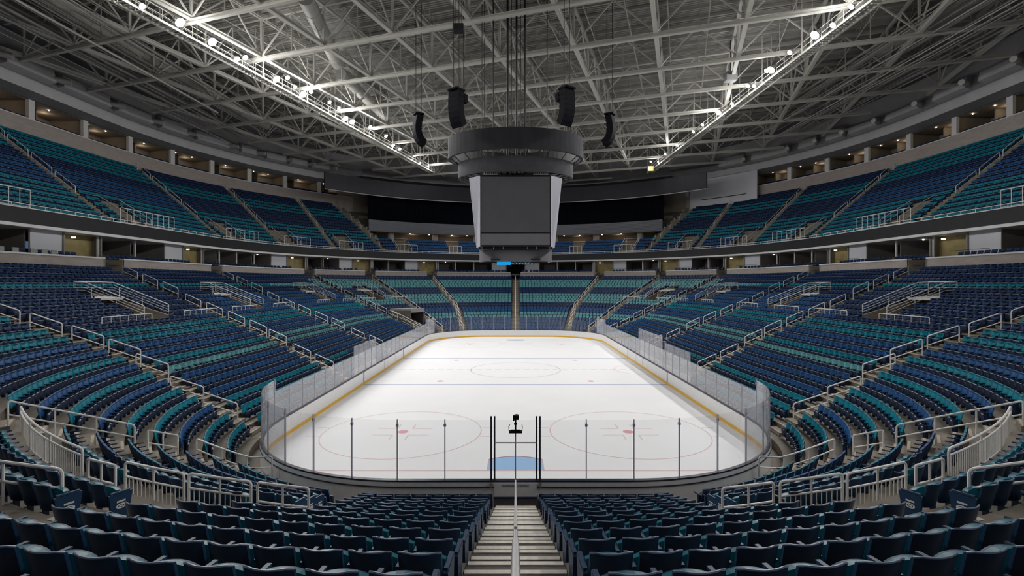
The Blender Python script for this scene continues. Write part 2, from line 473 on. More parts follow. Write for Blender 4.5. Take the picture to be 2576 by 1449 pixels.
for g in la:
    if not VIS(P(31, g, 0)): continue
    s = A30.S(g) if g > 0 else A30.S(12)
    if g == 0:
        mb = MB(); mb.box((0, P(31.6, 0, 0).y, 11.6), (2.7, .2, 3.6)); mb.build('portal_back_wall', M['black'], suite)
    else:
        q = grange(A30.G(s-2.1), A30.G(s+2.1)); mb = MB(); ring_wall(mb, 30.5, 30.7, 9.6, 13.4, q); mb.build('portal_back_wall', M['portal'], suite)
    for d in (-2.1, 2.1):
        gg = A30.G((s+d) % A30.S(12)); mb = MB(); radial(mb, gg, 29.6, 30.6, 10.8, 13.42, .16); mb.build('portal_side_wall', M['partition'], suite)
    p = P(29.9, A30.G((s-.8) % A30.S(12)), 13.1)
    mb = MB(); mb.box(p, (.38, .12, .16)); mb.build('lit_sign', M['exit'], suite)

# ---- upper suite ring
us = empty('upper_suite_level'); tag(us, 'upper ring of suites under the roof', kind='structure')
A46 = Arc(46.0); OW = oU(NU)-.25
URNG = ((1.46, 5.0), (7.0, 10.56))
for ga, gb in URNG:
    q = grange(ga, gb)
    mb = MB(); ring_wall(mb, OW, OW+.35, zU(NU-1)-.5, 28.1, q); mb.build('parapet', M['wall'], us)
    mb = MB(); ring_wall(mb, OW-.04, OW+.39, 28.1, 28.2, q); mb.build('parapet_cap', M['wallcap'], us)
    mb = MB(); loft(mb, [(OW, 27.2), (OW+5.5, 27.2)], q, False); mb.build('suite_floor', M['stepdark'], us)
    mb = MB(); ring_wall(mb, OW+5.2, OW+5.4, 27.2, 31, q); mb.build('back_wall', M['beige'], us)
    mb = MB(); loft(mb, [(OW+.3, 30.62), (OW+5.5, 30.62)], q, False); mb.build('suite_ceiling', M['beige'], us)
    q2 = grange(1.42 if ga < 6 else ga, gb if ga < 6 else 10.58)
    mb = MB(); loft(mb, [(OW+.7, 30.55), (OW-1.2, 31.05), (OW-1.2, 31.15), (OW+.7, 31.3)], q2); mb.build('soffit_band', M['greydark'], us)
    mb = MB(); ring_wall(mb, OW-1.35, OW-1.0, 31.05, 32.35, q2); mb.build('light_band', M['grey'], us)
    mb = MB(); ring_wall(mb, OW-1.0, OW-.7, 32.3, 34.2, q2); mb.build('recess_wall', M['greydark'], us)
    mb = MB(); ring_wall(mb, OW-.6, OW-.3, 34.2, 37.2, q2); mb.build('upper_wall', M['grey'], us)
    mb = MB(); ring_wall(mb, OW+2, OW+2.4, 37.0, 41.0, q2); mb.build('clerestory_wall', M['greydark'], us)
    s0, s1 = A46.S(ga), A46.S(gb); nb = round((s1-s0)/7.6)
    for j in range(nb):
        g = A46.G(s0+(s1-s0)*j/nb)
        if not VIS(P(46, g, 0)): continue
        x, y, nx, ny = path(OW+.55, g)
        mb = MB(); mb.box((x, y, 29.35), (.75, .4, 2.5), M=Matrix.Rotation(math.atan2(ny, nx)-math.pi/2, 3, 'Z')); mb.build('pier', M['wallcap'], us)
        mb = MB(); radial(mb, g, OW+.6, OW+5.2, 27.2, 30.6, .2); mb.build('partition', M['beige'], us)
        g2 = A46.G(s0+(s1-s0)*(j+.42)/nb); mb = MB(); radial(mb, g2, OW+2.8, OW+5.2, 27.2, 30.6, .15); mb.build('partition', M['beige'], us)
        g3, g4 = A46.G(s0+(s1-s0)*(j+.5)/nb), A46.G(s0+(s1-s0)*(j+.85)/nb)
        mb = MB(); ring_wall(mb, OW+4.9, OW+5.15, 27.4, 29.6, grange(g3, g4)); mb.build('bar_back', M['wood'], us)
        for f in ((.2, .6) if j % 2 else (.45,)):
            pb = P(OW+1.5, A46.G(s0+(s1-s0)*(j+f)/nb), 30.58)
            mb = MB(); mb.tube([pb, pb-Vector((0, 0, .07))], .07, 8); mb.build('downlight', M['bulb'], us)
        pb = P(OW+3.2, A46.G(s0+(s1-s0)*(j+.6)/nb), 30.1)
        lampspots.append((pb, 30))

# ---- far end concourse, silver bulkhead, black curtain, dark LED ring
fe = empty('wall_far'); tag(fe, 'far end concourse with silver bulkhead and black curtain', kind='structure')
QF = grange(0, 1.43); QFL = grange(10.57, 12)
QL = grange(0, 1.56); QLL = grange(10.44, 12)
for q, ql in ((QF, QL), (QFL, QLL)):
    mb = MB(); loft(mb, [(34.7, 17.1), (46, 17.1)], q, False); mb.build('concourse_floor', M['stepdark'], fe)
    mb = MB(); ring_wall(mb, 43.5, 43.8, 17, 24, q); mb.build('back_wall', M['beige'], fe)
    mb = MB(); loft(mb, [(37.6, 20.0), (44, 20.0)], q, False); mb.build('concourse_ceiling', M['beige'], fe)
    for j in range(8):                           # lapped boards of the silver bulkhead
        z = 20.0 + j*.31; mb = MB()
        loft(mb, [(37.62, z+.02), (37.8, z+.02), (37.8, z+.31), (37.34, z+.27)], q); mb.build('bulkhead_board', M['silver'], fe)
    mb = MB(); A38 = Arc(38.4); s0, s1 = A38.S(q[0]), A38.S(q[-1]); nn = int((s1-s0)/.22)
    gsw = [A38.G(s0+(s1-s0)*i/nn) for i in range(nn+1)]; pts = []
    for i, g in enumerate(gsw):
        pts.append(P(38.3+.09*math.sin(i*2.1)+.03*math.sin(i*.7), g, 0))
    for a, b in zip(pts[:-1], pts[1:]): mb.poly([(a.x, a.y, 22.3), (b.x, b.y, 22.3), (b.x, b.y, 28.2), (a.x, a.y, 28.2)])
    mb.build('curtain', M['curtain'], fe, True)
    mb = MB(); ring_wall(mb, 36.4, 36.8, 27.75, 30.9, ql); mb.build('led_band', M['led'], fe)
    mb = MB(); mb.tube([P(36.5, g, 27.6) for g in ql], .10, 6); mb.build('led_band_pipe', M['grey'], fe)
    mb = MB(); ring_wall(mb, 46.5, 47, 17, 40, grange(max(0, q[0]), q[-1]) if q is QF else q); mb.build('rear_wall', M['grey'], fe)
    mb = MB(); loft(mb, [(36.6, 31.5), (47, 33.5)], q, False); mb.build('upper_shelf', M['grey'], fe)
for sx in (-1, 1):
    for x in (9.3, 18.7, 28.0):
        g = 1e-3
        for gg in np.linspace(0, 1.6, 900):
            if path(39.2, gg)[0] >= x: g = gg; break
        p = P(39.2, g, 0); mb = MB(); mb.tube([(sx*p.x, p.y, 16.9), (sx*p.x, p.y, 20.02)], .72, 20); mb.build('column', M['column'], fe, True)
    # beige wall between the curtain and the upper suites
    q = grange(1.34, 1.475) if sx > 0 else grange(10.525, 10.66)
    mb = MB(); ring_wall(mb, 45.3, 45.7, 17, 32, q); mb.build('return_wall', M['beige'], fe)
    for i, x in enumerate((3, 7, 11.5, 15, 20, 24)):
        mb = MB(); y = P(38.6, .3, 0).y - (x/30)**2*9.5
        mb.tube([(sx*x, y, 19.98), (sx*x, y, 19.92)], .13, 8); mb.build('downlight', M['bulb'], fe)
        if i % 2: lampspots.append((Vector((sx*x, y+2.5, 19.3)), 45))
q = grange(1.475, 1.64)
mb = MB(); ring_wall(mb, 43.3, 43.7, 24.9, 31.2, q); mb.build('white_wall_panel', M['white'], fe)
mb = MB(); loft(mb, [(43.22, 26.6), (43.3, 26.6), (43.3, 26.75), (43.22, 26.75)], grange(1.505, 1.615)); mb.build('slot_trim', M['frame'], fe)

for ga, gb in ((.18, .78), (.95, 1.28)):
    for a, b in ((ga, gb), (12-gb, 12-ga)):
        q = grange(a, b)
        mb = MB()
        for z in (17.7, 18.25): mb.tube([P(35.0, g, z) for g in q], .04, 6)
        mb.build('concourse_rail', M['rail'], fe)
mb = MB(); loft(mb, [(42.6, 17.1), (42.8, 17.1), (42.8, 19.9), (42.6, 19.9)], grange(11.05, 11.75)); mb.build('navy_panel', M['led'], fe)
# ================================================================== RINK BOARDS
bd = empty('rink_boards'); tag(bd, 'white rink boards with yellow kick plate, dark cap and glass', 'rink boards')
mb = MB(); ring_wall(mb, -.01, .06, .0, .21, FULL); mb.build('kick_plate', M['yellow'], bd)
mb = MB(); ring_wall(mb, -.03, .17, 1.07, 1.13, FULL); mb.build('cap_rail', M['cap'], bd)
mb = MB(); ring_wall(mb, .17, .20, .86, .90, FULL); mb.build('outer_trim', M['cap'], bd)
A0 = Arc(.08); TOT = A0.S(12); HALF = TOT/2
GATE = .88
# panel joints: symmetric about the centre line, gate at the near end
joints = [HALF-GATE]
npan = 44
for i in range(1, npan+1): joints.append(HALF-GATE-(HALF-GATE)*i/npan)
joints = [j for j in joints]                      # right half, from the near gate to the far end
def pane_top(g):
    c = cc(g)
    return 3.40 if (c < 1.97 or c > 4.03) else 2.78
def seg_gs(ga, gb):
    ga, gb = min(ga, gb), max(ga, gb)
    return grange(ga, gb)
def add_panel(sa, sb, side):
    ga, gb = A0.G(sa), A0.G(sb)
    if side < 0: ga, gb = 12-ga, 12-gb
    ga, gb = min(ga, gb), max(ga, gb); q = seg_gs(ga, gb)
    mb = MB(); ring_wall(mb, .005, .05, .21, 1.07, q); mb.build('board_panel', M['board'], bd)
    mb = MB(); ring_wall(mb, .10, .16, .0, 1.07, q); mb.build('outer_panel', M['boardout'], bd)
    gm = (ga+gb)/2; c = cc(gm)
    side_glass = 1.8 < c < 4.55
    z1 = pane_top(gm)
    mb = MB(); d = (gb-ga)*.012
    qq = grange(ga+d, gb-d)
    ring_wall(mb, .075, .09, 1.13, z1, qq); mb.build('glass_pane', M['glassside'] if side_glass else M['glass'], bd)
def add_post(s, side, z1, r=.03, m='post'):
    g = A0.G(s); g = 12-g if side < 0 else g
    x, y, nx, ny = path(.085, g); mb = MB()
    mb.box((x, y, (1.1+z1)/2), (.036, .06, z1-1.1), M=Matrix.Rotation(math.atan2(ny, nx)-math.pi/2, 3, 'Z'))
    mb.build('glass_post', M[m], bd)
    mb = MB(); mb.box((x, y, z1-.22), (.09, .08, .10), M=Matrix.Rotation(math.atan2(ny, nx)-math.pi/2, 3, 'Z')); mb.build('post_clip', M[m], bd)
for side in (1, -1):
    for a, b in zip(joints[:-1], joints[1:]):
        add_panel(b, a, side)
        add_post(b, side, max(pane_top(A0.G(b)), 0) + .03) if b > .5 or side > 0 else None
add_panel(HALF-GATE, HALF, 1); add_panel(HALF-GATE, HALF, -1)
for sx in (-1, 1):                                # dark doubled gate posts and latches
    for dx in (.80, .93):
        mb = MB(); mb.box((sx*dx, -31.09, 1.9), (.06, .08, 3.3)); mb.build('gate_post', M['postdark'], bd)
    mb = MB(); mb.box((sx*.93, -31.26, 1.0), (.10, .08, .16)); mb.build('gate_latch', M['steel'], bd)
mb = MB(); mb.box((0, -31.20, .79), (1.66, .05, .52)); mb.build('gate_panel', M['boardout'], bd)
mb = MB(); mb.box((-.42, -31.22, .27), (.78, .05, .46)); mb.build('gate_kick_panel', M['stepdark'], bd)
mb = MB(); mb.box((.42, -31.22, .27), (.78, .05, .46)); mb.build('gate_kick_panel', M['stepdark'], bd)
mb = MB(); mb.box((0, -31.23, .52), (1.66, .07, .05)); mb.build('gate_ledge', M['seatarm'], bd)
tx = bpy.data.curves.new('gate_lettering', 'FONT'); tx.body = 'DESAMSOSA DE SWWVELC'; tx.size = .085; tx.align_x = 'CENTER'; tx.extrude = .002
to = bpy.data.objects.new('lettering_source', tx)
tm_ = bpy.data.meshes.new_from_object(to); tm_.materials.append(M['black']); bpy.data.objects.remove(to)
put('gate_lettering', tm_, bd, Matrix.Translation((0, -31.235, .93)) @ Matrix.Rotation(R(90), 4, 'X'))
for s in (-1, 1):                                 # the blue and red lines carried up the boards
    for sx in (-1, 1):
        mb = MB(); mb.box((sx*12.94, s*7.5, .64), (.02, .17, .86)); mb.build('board_blue_stripe', M['bluep'], bd)
for sx in (-1, 1):
    for y in (-.9, .9, 3.6):
        mb = MB(); mb.box((sx*12.945, y, .64), (.012, .05, .86)); mb.build('door_joint', M['post'], bd)

# tall glass screens at the benches and penalty boxes behind the side boards
def bench_screen(side, ya, yb, o, z1, label):
    t = empty('bench_screen', (side*(12.95+o), (ya+yb)/2, .0)); tag(t, label, 'glass screen')
    n = max(1, round((yb-ya)/1.5)); x = side*(12.95+o)
    for i in range(n):
        y0, y1 = ya+(yb-ya)*i/n, ya+(yb-ya)*(i+1)/n
        mb = MB(); mb.box((x, (y0+y1)/2, (.9+z1)/2), (.015, y1-y0-.05, z1-.9)); mb.build('glass_pane', M['glassside'], t)
    for i in range(n+1):
        y0 = ya+(yb-ya)*i/n; mb = MB(); mb.box((x, y0, z1/2), (.06, .05, z1)); mb.build('post', M['post'], t)
    mb = MB(); mb.box((x, (ya+yb)/2, .5), (.10, yb-ya, 1.0)); mb.build('base_wall', M['boardout'], t)
bench_screen(-1, -6.2, .6, 1.25, 3.1, 'tall glass screen behind the boards on the left side, before the middle')
bench_screen(1, -9.5, -2.6, 1.25, 3.0, 'tall glass screen behind right boards nearest the camera')
bench_screen(1, -1.8, 7.4, 1.25, 3.5, 'long tall glass screen behind right boards beyond centre ice')

# camera on a pole over the near glass
t = empty('camera_mount', (0, -31.06, 1.13)); tag(t, 'small black camera on a tray and thin pole above the gate', 'camera')
mb = MB(); mb.tube([(0, -31.12, 1.13), (0, -31.12, 3.1)], .022, 8); mb.build('pole', M['post'], t, True)
mb = MB(); mb.tube([(-.80, -31.12, 2.55), (.80, -31.12, 2.55)], .025, 8); mb.build('crossbar', M['post'], t, True)
mb = MB(); mb.box((0, -31.14, 2.98), (.50, .22, .07)); mb.box((0, -31.2, 3.04), (.34, .06, .06)); mb.build('tray', M['black'], t)
for sx in (-1, 1):
    mb = MB(); mb.tube([(sx*.25, -31.14, 3.0), (sx*.26, -31.14, 3.17), (sx*(.22 if sx < 0 else .245), -31.14, 3.25)], .014, 6); mb.build('tray_bracket', M['black'], t, True)
mb = MB(); mb.tube([(0, -31.14, 3.0), (.0, -31.14, 3.42)], .03, 8); mb.box((0, -31.14, 3.28), (.12, .1, .06)); mb.build('stand', M['black'], t)
mb = MB(); mb.box((.04, -31.14, 3.53), (.17, .24, .15)); mb.tube([(.04, -31.0, 3.53), (.04, -30.9, 3.53)], .06, 10); mb.build('camera_body', M['black'], t)
mb = MB(); mb.box((-.07, -31.14, 3.50), (.06, .12, .20)); mb.build('camera_bracket', M['black'], t)

# ================================================================== STAIRS
def step_mesh(w, d, h):
    mb = MB(); mb.box((0, 0, h/2), (w, d, h)); return mb.mesh('step', M['stepc'])
def nose_mesh(w, d):
    mb = MB(); mb.box((0, 0, .006), (w, d, .012)); return mb.mesh('nosing', M['nosedull'])
ME_STEP = step_mesh(1.25, .50, RISE/2); ME_NOSE = nose_mesh(1.25, .10)
def facing(g, o):
    x, y, nx, ny = path(o, g); return Matrix.Translation((x, y, 0)) @ Matrix.Rotation(math.atan2(ny, nx)-math.pi/2, 4, 'Z')
stairs_made = []
def aisle_words(g):
    c = cc(g); s = side_word(g)
    if c == 0: return 'far centre aisle'
    return {1.289: 'far end aisle just %s of centre', 1.5: 'far %s corner aisle', 1.7056: 'aisle at the far %s corner shoulder',
            2.114: '%s stand aisle toward the far end', 3.05: '%s stand middle aisle', 4.05: '%s stand aisle before the near corner',
            4.433: 'near %s corner aisle', 4.789: 'upper near end aisle on the %s', 4.867: 'lower near end aisle on the %s'}[c] % s
for g in LOWER_AISLES:
    if g == 6.0: continue
    if not (VIS(P(2, agl(g, 2), 0), 1.15) or VIS(P(20, g, 0), 1.15)): continue
    t = empty('aisle_stair', P(1, g, 0)); tag(t, 'concrete steps of the ' + aisle_words(g), 'stairs')
    for n in range(NL):
        if not VIS(P(oL(n), agl(g, oL(n)), 0), 1.15): continue
        if (cc(g) == 4.789 and n < 8) or (cc(g) == 4.867 and n > 5): continue
        # the half step in front of every tread, and a nosing on both
        put('step', ME_STEP, t, facing(agl(g, oL(n)), oL(n)-.80-.25) @ Matrix.Translation((0, 0, zL(n)-RISE)))
        put('nosing', ME_NOSE, t, facing(agl(g, oL(n)), oL(n)-.80-.45) @ Matrix.Translation((0, 0, zL(n)-RISE/2)))
        put('nosing', ME_NOSE, t, facing(agl(g, oL(n)), oL(n)-.80+.06) @ Matrix.Translation((0, 0, zL(n))))
# the stair in front of the camera, wide pale nosings on dark treads, split by a steel handrail
t = empty('centre_stair', (0, -33, 0)); tag(t, 'near centre stair with dark treads and pale striped nosings', 'stairs')
mb = MB(); mb.box((0, 0, .01), (1.5, .53, .02)); ME_TREAD = mb.mesh('tread', M['stepdark'])
mb = MB(); mb.box((0, 0, .008), (1.46, .095, .016)); ME_WN = mb.mesh('nosing', M['nosing'])
mb = MB(); mb.box((0, 0, RISE/4), (1.5, .535, RISE/2)); ME_HS = mb.mesh('step', M['stepdark'])
for n in range(0, 17):
    yb = -(31.0+oL(n)-.80)                         # front edge of the tread
    put('step', ME_HS, t, Matrix.Translation((0, yb+.2675, zL(n)-RISE)))
    put('nosing', ME_WN, t, Matrix.Translation((0, yb+.535-.04, zL(n)-RISE/2)))
    put('tread', ME_TREAD, t, Matrix.Translation((0, yb-.265, zL(n))))
    put('nosing', ME_WN, t, Matrix.Translation((0, yb-.04, zL(n)+.02)))
h = empty('centre_handrail', (0, -36, .4)); tag(h, 'thick brushed steel handrail down the near centre stair', 'handrail')
fz = lambda y: .39 + RISE*((-y-31.0-1.55+.8)/PITCH)
def railpts(pts, r=.10, k=5):
    """round the corners of a polyline"""
    pts = [Vector(p) for p in pts]; out = [pts[0]]
    for i in range(1, len(pts)-1):
        a, b, c = pts[i-1], pts[i], pts[i+1]
        d0, d1 = (a-b), (c-b); rr = min(r, d0.length*.45, d1.length*.45)
        p0, p1 = b+d0.normalized()*rr, b+d1.normalized()*rr
        for j in range(k+1):
            u = j/k; out.append(p0*(1-u)**2 + b*2*u*(1-u) + p1*u*u)
    out.append(pts[-1]); return out
y0, y1 = -49.0, -45.72
mb = MB(); mb.tube(railpts([(0, y0, fz(y0)+.86), (0, y1, fz(y1)+.85), (0, y1+.02, fz(y1)+.0)], .05), .030, 14); mb.build('upper_tube', M['steel'], h, True)
y2, y3 = -45.45, -32.6
mb = MB(); mb.tube(railpts([(0, y2, fz(y2)), (0, y2+.03, fz(y2)+.72), (0, -37.4, fz(-37.4)+.80), (0, -36.4, fz(-36.4)+.92), (0, y3, fz(y3)+1.0), (0, y3+.03, .4)], .12), .024, 12); mb.build('lower_tube', M['steel'], h, True)
for yy in (-44.2, -41.6, -39.0, -36.4, -34.2):
    mb = MB(); mb.tube([(0, yy, fz(yy)-.2), (0, yy, fz(yy)+.78)], .018, 8); mb.build('post', M['steel'], h, True)

# ================================================================== HANDRAILS ON THE AISLES
def loop_meshes(run, slope, hgt, r, mid=True):
    """hoop handrail in a frame whose +y runs outward (uphill)"""
    z1 = run*slope
    mb = MB(); mb.tube(railpts([(0, 0, 0), (0, 0, hgt), (0, run, z1+hgt), (0, run, z1)], .13), r, 7); a = mb.mesh('hoop', M['rail'], True)
    mb = MB(); mb.tube([(0, 0, hgt*.52), (0, run, z1+hgt*.52)], r*.8, 6); b = mb.mesh('mid_rail', M['rail'], True)
    return a, b
HL = loop_meshes(1.8, RISE/PITCH, 1.15, .036)
HS = loop_meshes(.85, RISE/PITCH, .85, .028)
HU = loop_meshes(2.2, UR/UP, 1.1, .036)
def place_loop(meshes, g, o, z, label, grp, tilt=0.):
    x, y, nx, ny = path(o, g)
    t = empty('handrail', (x, y, z)); tag(t, label, 'handrail', grp)
    Mx = Matrix.Translation((x, y, z)) @ Matrix.Rotation(math.atan2(ny, nx)-math.pi/2+tilt, 4, 'Z')
    put('hoop', meshes[0], t, Mx); put('mid_rail', meshes[1], t, Mx)
for g in LOWER_AISLES:
    c = cc(g)
    if c in (0.0, 6.0, 4.433, 4.789, 4.867): continue
    k = 0
    starts = [1.4, 3.6, 6.0, 8.0, 10.2, 12.4, 14.6, 17.0, 19.2, 21.4] if c > 1.6 else [1.0+2.05*i for i in range(11)]
    for r in starts:
        o = oL(r)-.5; z = .39+RISE*int(r)
        ga = agl(g, o)
        if not VIS(P(o, ga, 0), 1.12): continue
        k += 1
        place_loop(HL, ga, o, z, 'white handrail hoop, %s up from rink, %s' % (ORD[k], aisle_words(g)), 'lower stand handrails', {2.114: .33, 3.05: .24}.get(c, 0)*(1 if g < 6 else -1))
# far centre aisle: one long white rail
t = empty('long_handrail', P(1.5, 0, .4)); tag(t, 'long white handrail up the far centre aisle', 'handrail')
mb = MB(); mb.tube(railpts([P(1.6, 0, .4), P(1.6, 0, 1.4), P(26.2, 0, zL(23)+1.0), P(26.2, 0, zL(23))], .1), .045, 7); mb.build('top_rail', M['rail'], t, True)
for n in range(3, 23, 3):
    mb = MB(); mb.tube([P(oL(n), 0, zL(n)), P(oL(n), 0, zL(n)+1.05)], .03, 6); mb.build('post', M['rail'], t, True)
def uag(g, m):                                     # the aisle beside the curtain fans outward
    if abs(cc(g)-1.42) > .001: return g
    return g + (.0042*m if g < 6 else -.0042*m)
def uaisle_words(g):
    c = cc(g); s = side_word(g)
    return {1.42: 'first %s upper aisle from the curtain', 1.578: 'second %s upper aisle from the curtain', 1.74: 'third %s upper aisle from the curtain',
            1.922: 'fourth %s upper aisle from the curtain', 2.79: 'fifth %s upper aisle from the curtain', 3.70: 'sixth %s upper aisle from the curtain'}[c] % s
for g in UPPER_AISLES:
    if not VIS(P(40, g, 0), 1.12) and not VIS(P(31, g, 0), 1.12): continue
    st = empty('upper_aisle_stair', P(oU(0), g, zU(0))); tag(st, 'brown concrete steps of the ' + uaisle_words(g), 'stairs')
    mb = MB(); mb2 = MB(); g0_ = g
    for m in range(NU):
        g = uag(g0_, m)
        for (do, dz, h) in ((-.62-.21, 0, UR/2),):
            Mx = facing(g, oU(m)+do) @ Matrix.Translation((0, 0, zU(m)-UR+h/2))
            mb.box(Mx.translation, (1.1, .42, h), M=Mx.to_3x3())
            for oo, zz in ((-.62-.38, zU(m)-UR/2), (-.62+.05, zU(m))):
                My = facing(g, oU(m)+oo) @ Matrix.Translation((0, 0, zz+.008)); mb2.box(My.translation, (1.1, .09, .016), M=My.to_3x3())
    o = mb.build('steps', M['stepc'], st); o['kind'] = 'stuff'
    o = mb2.build('nosings', M['nosedull'], st); o['kind'] = 'stuff'
    k = 0; g = g0_
    for m in (5.2, 8.2, 11.2, 14.2) if abs(cc(g)-1.42) > .01 else (2.2, 5.2, 8.2, 11.2, 14.2):
        if not VIS(P(oU(m), g, 0), 1.12): continue
        k += 1
        place_loop(HU, uag(g, m), oU(m)-.3, zU(int(m)), 'white handrail hoop, %s up, %s' % (ORD[k], uaisle_words(g)), 'upper stand handrails')
# ================================================================== SEATS
NAVY, BLUE, TEAL, PALE = (.005, .028, .100), (.010, .076, .225), (.000, .190, .270), (.120, .360, .390)
def lower_colour(n, c):
    if c < 1.75:
        if n <= 4: return BLUE
        if n <= 6: return PALE
        if n <= 10: return NAVY if n > 8 else BLUE
        if n <= 14: return PALE
        if n <= 17: return NAVY
        if n <= 21: return PALE
        return NAVY
    if c < 4.05:
        if n >= 20: return NAVY
        if n == 19: return PALE if c < 1.95 else TEAL
        if n >= 14: return NAVY if n > 16 or c > 3 else BLUE
        if n >= 12: return BLUE if c < 3.4 else NAVY
        if n >= 10: return TEAL
        if n >= 8: return BLUE
        if n >= 6: return PALE if (c < 3.25 or n == 6) else TEAL
        if n >= 3 or (n == 2 and c < 3): return BLUE
        return TEAL
    if c > 4.72: return (.009, .042, .098)
    return [TEAL, TEAL, BLUE, TEAL, TEAL, BLUE, TEAL, BLUE, TEAL, BLUE, BLUE, TEAL, TEAL, NAVY, TEAL, TEAL, NAVY, NAVY, NAVY, NAVY, NAVY, NAVY, NAVY, NAVY][n]
def upper_colour(m, c):
    if c < 1.42: return BLUE
    if c < 1.922:
        if m <= 2: return BLUE if c < 1.74 else TEAL
        if m <= 6: return TEAL
        if m <= 10: return NAVY
        if m <= 13: return TEAL
        return NAVY
    if m <= 5: return TEAL
    if m <= 9: return BLUE
    if m <= 11: return NAVY
    return TEAL

UVOMS = [(1.20, 1.3), (1.36, 2.3), (1.539, 2.5), (1.709, 2.7), (1.882, 3.4), (2.585, 4.2), (3.60, 4.2)]
UVE = []
A32 = Arc(32.0)
for gc, hl in UVOMS:
    for g in (gc, 12-gc):
        s = A32.S(g); UVE.append((A32.G(s-min(1.5, hl)), A32.G(s+min(1.5, hl))))

SEATS = []                                         # x, y, z, facing angle, colour, deck, row, g, index from aisle, seats in row
def fill_row(o, z, aisles, hw, pitch, deck, row, skip, colour):
    A = Arc(o, 2400)
    ring = sorted(aisles); tot = A.S(12)
    for i, ga in enumerate(ring):
        last = i == len(ring)-1
        gb = ring[(i+1) % len(ring)]
        s0 = A.S(ga)+hw(ga); s1 = (A.S(gb) if not last else tot+A.S(gb))-hw(gb)
        pt = .60 if (deck == 0 and cc(ga) < 4.43 and cc(gb) <= 4.44) else pitch
        n = int((s1-s0)/pt)
        if n < 1: continue
        p = (s1-s0)/n
        for j in range(n):
            s = (s0+(j+.5)*p) % tot; g = A.G(s)
            if skip(g): continue
            x, y, nx, ny = path(o, g)
            q = px(x, y, z+.6)
            if q is None or q[2] < 1.2 or not (-900 < q[0] < 3480) or q[1] > 1760: continue
            SEATS.append((x, y, z, math.atan2(ny, nx)-math.pi/2, colour(row, cc(g)), deck, row, g, j, n))
for n in range(NL):
    def skip(g, n=n):
        c = cc(g)
        if n == 7 and 4.42 < c < 4.83: return True
        if g > 6 and n <= 7 and 1.56 < c < 1.70: return True
        if 4.39 < c < 4.52 and n > 7: return True
        if n == 6 and 4.67 < c < 4.88: return True
        if n == 5 and 4.80 < c < 4.88: return True
        return any(a-.004 < g < b+.004 and r0 <= n <= r1 for a, b, r0, r1, *_ in VE)
    fill_row(oL(n), zL(n), [agl(g, oL(n)) for g in LOWER_AISLES if cc(g) != (4.789 if n <= 6 else 4.867)], lambda g: .80 if cc(g) in (0.0, 6.0) else (.62 if cc(g) == 4.867 else 1.0 if cc(g) > 4.4 else .72), .57, 0, n, skip, lower_colour)
for m in range(NU):
    far = m <= 4
    def skip(g, m=m):
        c = cc(g)
        if c > 5.1: return True
        if c < 1.41+.0042*m and m > 4: return True
        if c < 1.41 and m <= 4 and False: return True
        return m <= 4 and any(a < g < b for a, b in UVE)
    fill_row(oU(m), zU(m), [uag(g, m) for g in UPPER_AISLES], lambda g: .65, .55, 1, m, skip, upper_colour)
# the 300 that show largest
def size_key(s):
    q = px(s[0], s[1], s[2]+.86)
    inside = -60 < q[0] < 2636 and 0 < q[1] < 1452
    return q[2] if inside else 1e6
order = sorted(range(len(SEATS)), key=lambda i: size_key(SEATS[i]))
NEAR = set(order[:300])

# ---- detailed seat, origin at the floor under the backrest, +y uphill (behind the seat)
def seat_back():
    mb = MB(); nu, nv = 10, 4
    def pt(u, v, side):
        wd = .252 - .012*(1-v); x = u*wd
        zc = .34 + .53*v
        if v > .97: zc -= .016*max(0, abs(u)-.75)/.25
        bow = .078*(1-u*u)
        y = .02 + .12*v + bow + (.018 if side else -.018)
        return (x, y, zc)
    G = {}
    for sd in (0, 1):
        for i in range(nu+1):
            for j in range(nv+1):
                u = -1+2*i/nu; v = (0, .35, .7, .94, 1.0)[j]
                p = pt(u, v, sd)
                if j == nv: p = (p[0], p[1]+(-.008 if sd else .008), p[2])
                G[sd, i, j] = len(mb.v); mb.v.append(p)
    def q(*a): mb.f.append(tuple(G[k] for k in a)); mb.mi.append(0)
    for i in range(nu):
        for j in range(nv):
            q((0, i, j), (0, i+1, j), (0, i+1, j+1), (0, i, j+1))
            q((1, i, j), (1, i, j+1), (1, i+1, j+1), (1, i+1, j))
    for i in range(nu):
        q((0, i, nv), (0, i+1, nv), (1, i+1, nv), (1, i, nv)); q((0, i, 0), (1, i, 0), (1, i+1, 0), (0, i+1, 0))
    for j in range(nv):
        q((0, 0, j), (0, 0, j+1), (1, 0, j+1), (1, 0, j)); q((0, nu, j), (1, nu, j), (1, nu, j+1), (0, nu, j+1))
    return mb.mesh('backrest', M['seatnavy'], True)
def seat_rim():
    mb = MB()
    mb.tube([(.25*u, .142+.078*(1-u*u), .870-.016*max(0, abs(u)-.75)/.25) for u in [-1+.125*i for i in range(17)]], .0125, 6)
    return mb.mesh('top_rim', M['seatrimlit'], True)
def seat_pan(y0, y1, zt, m, name, bulge):
    mb = MB(); n = 6
    lo = []; hi = []
    for i in range(n+1):
        u = -1+2*i/n; x = .25*u; b = bulge*(1-u*u); zz = zt + .03*(1-u*u)
        lo.append(((x, y0-b, .33), (x, y1-b*.4, .33))); hi.append(((x, y0-.05-b, zz), (x, y1-.05-b*.4, zz)))
    for i in range(n):
        a, b2, c, d = lo[i], lo[i+1], hi[i], hi[i+1]
        mb.poly([a[0], b2[0], d[0], c[0]]); mb.poly([a[1], c[1], d[1], b2[1]]); mb.poly([c[0], d[0], d[1], c[1]])
    mb.poly([lo[0][0], hi[0][0], hi[0][1], lo[0][1]]); mb.poly([lo[n][0], lo[n][1], hi[n][1], hi[n][0]])
    return mb.mesh(name, m, True)
ME_BACK = seat_back(); ME_RIM = seat_rim()
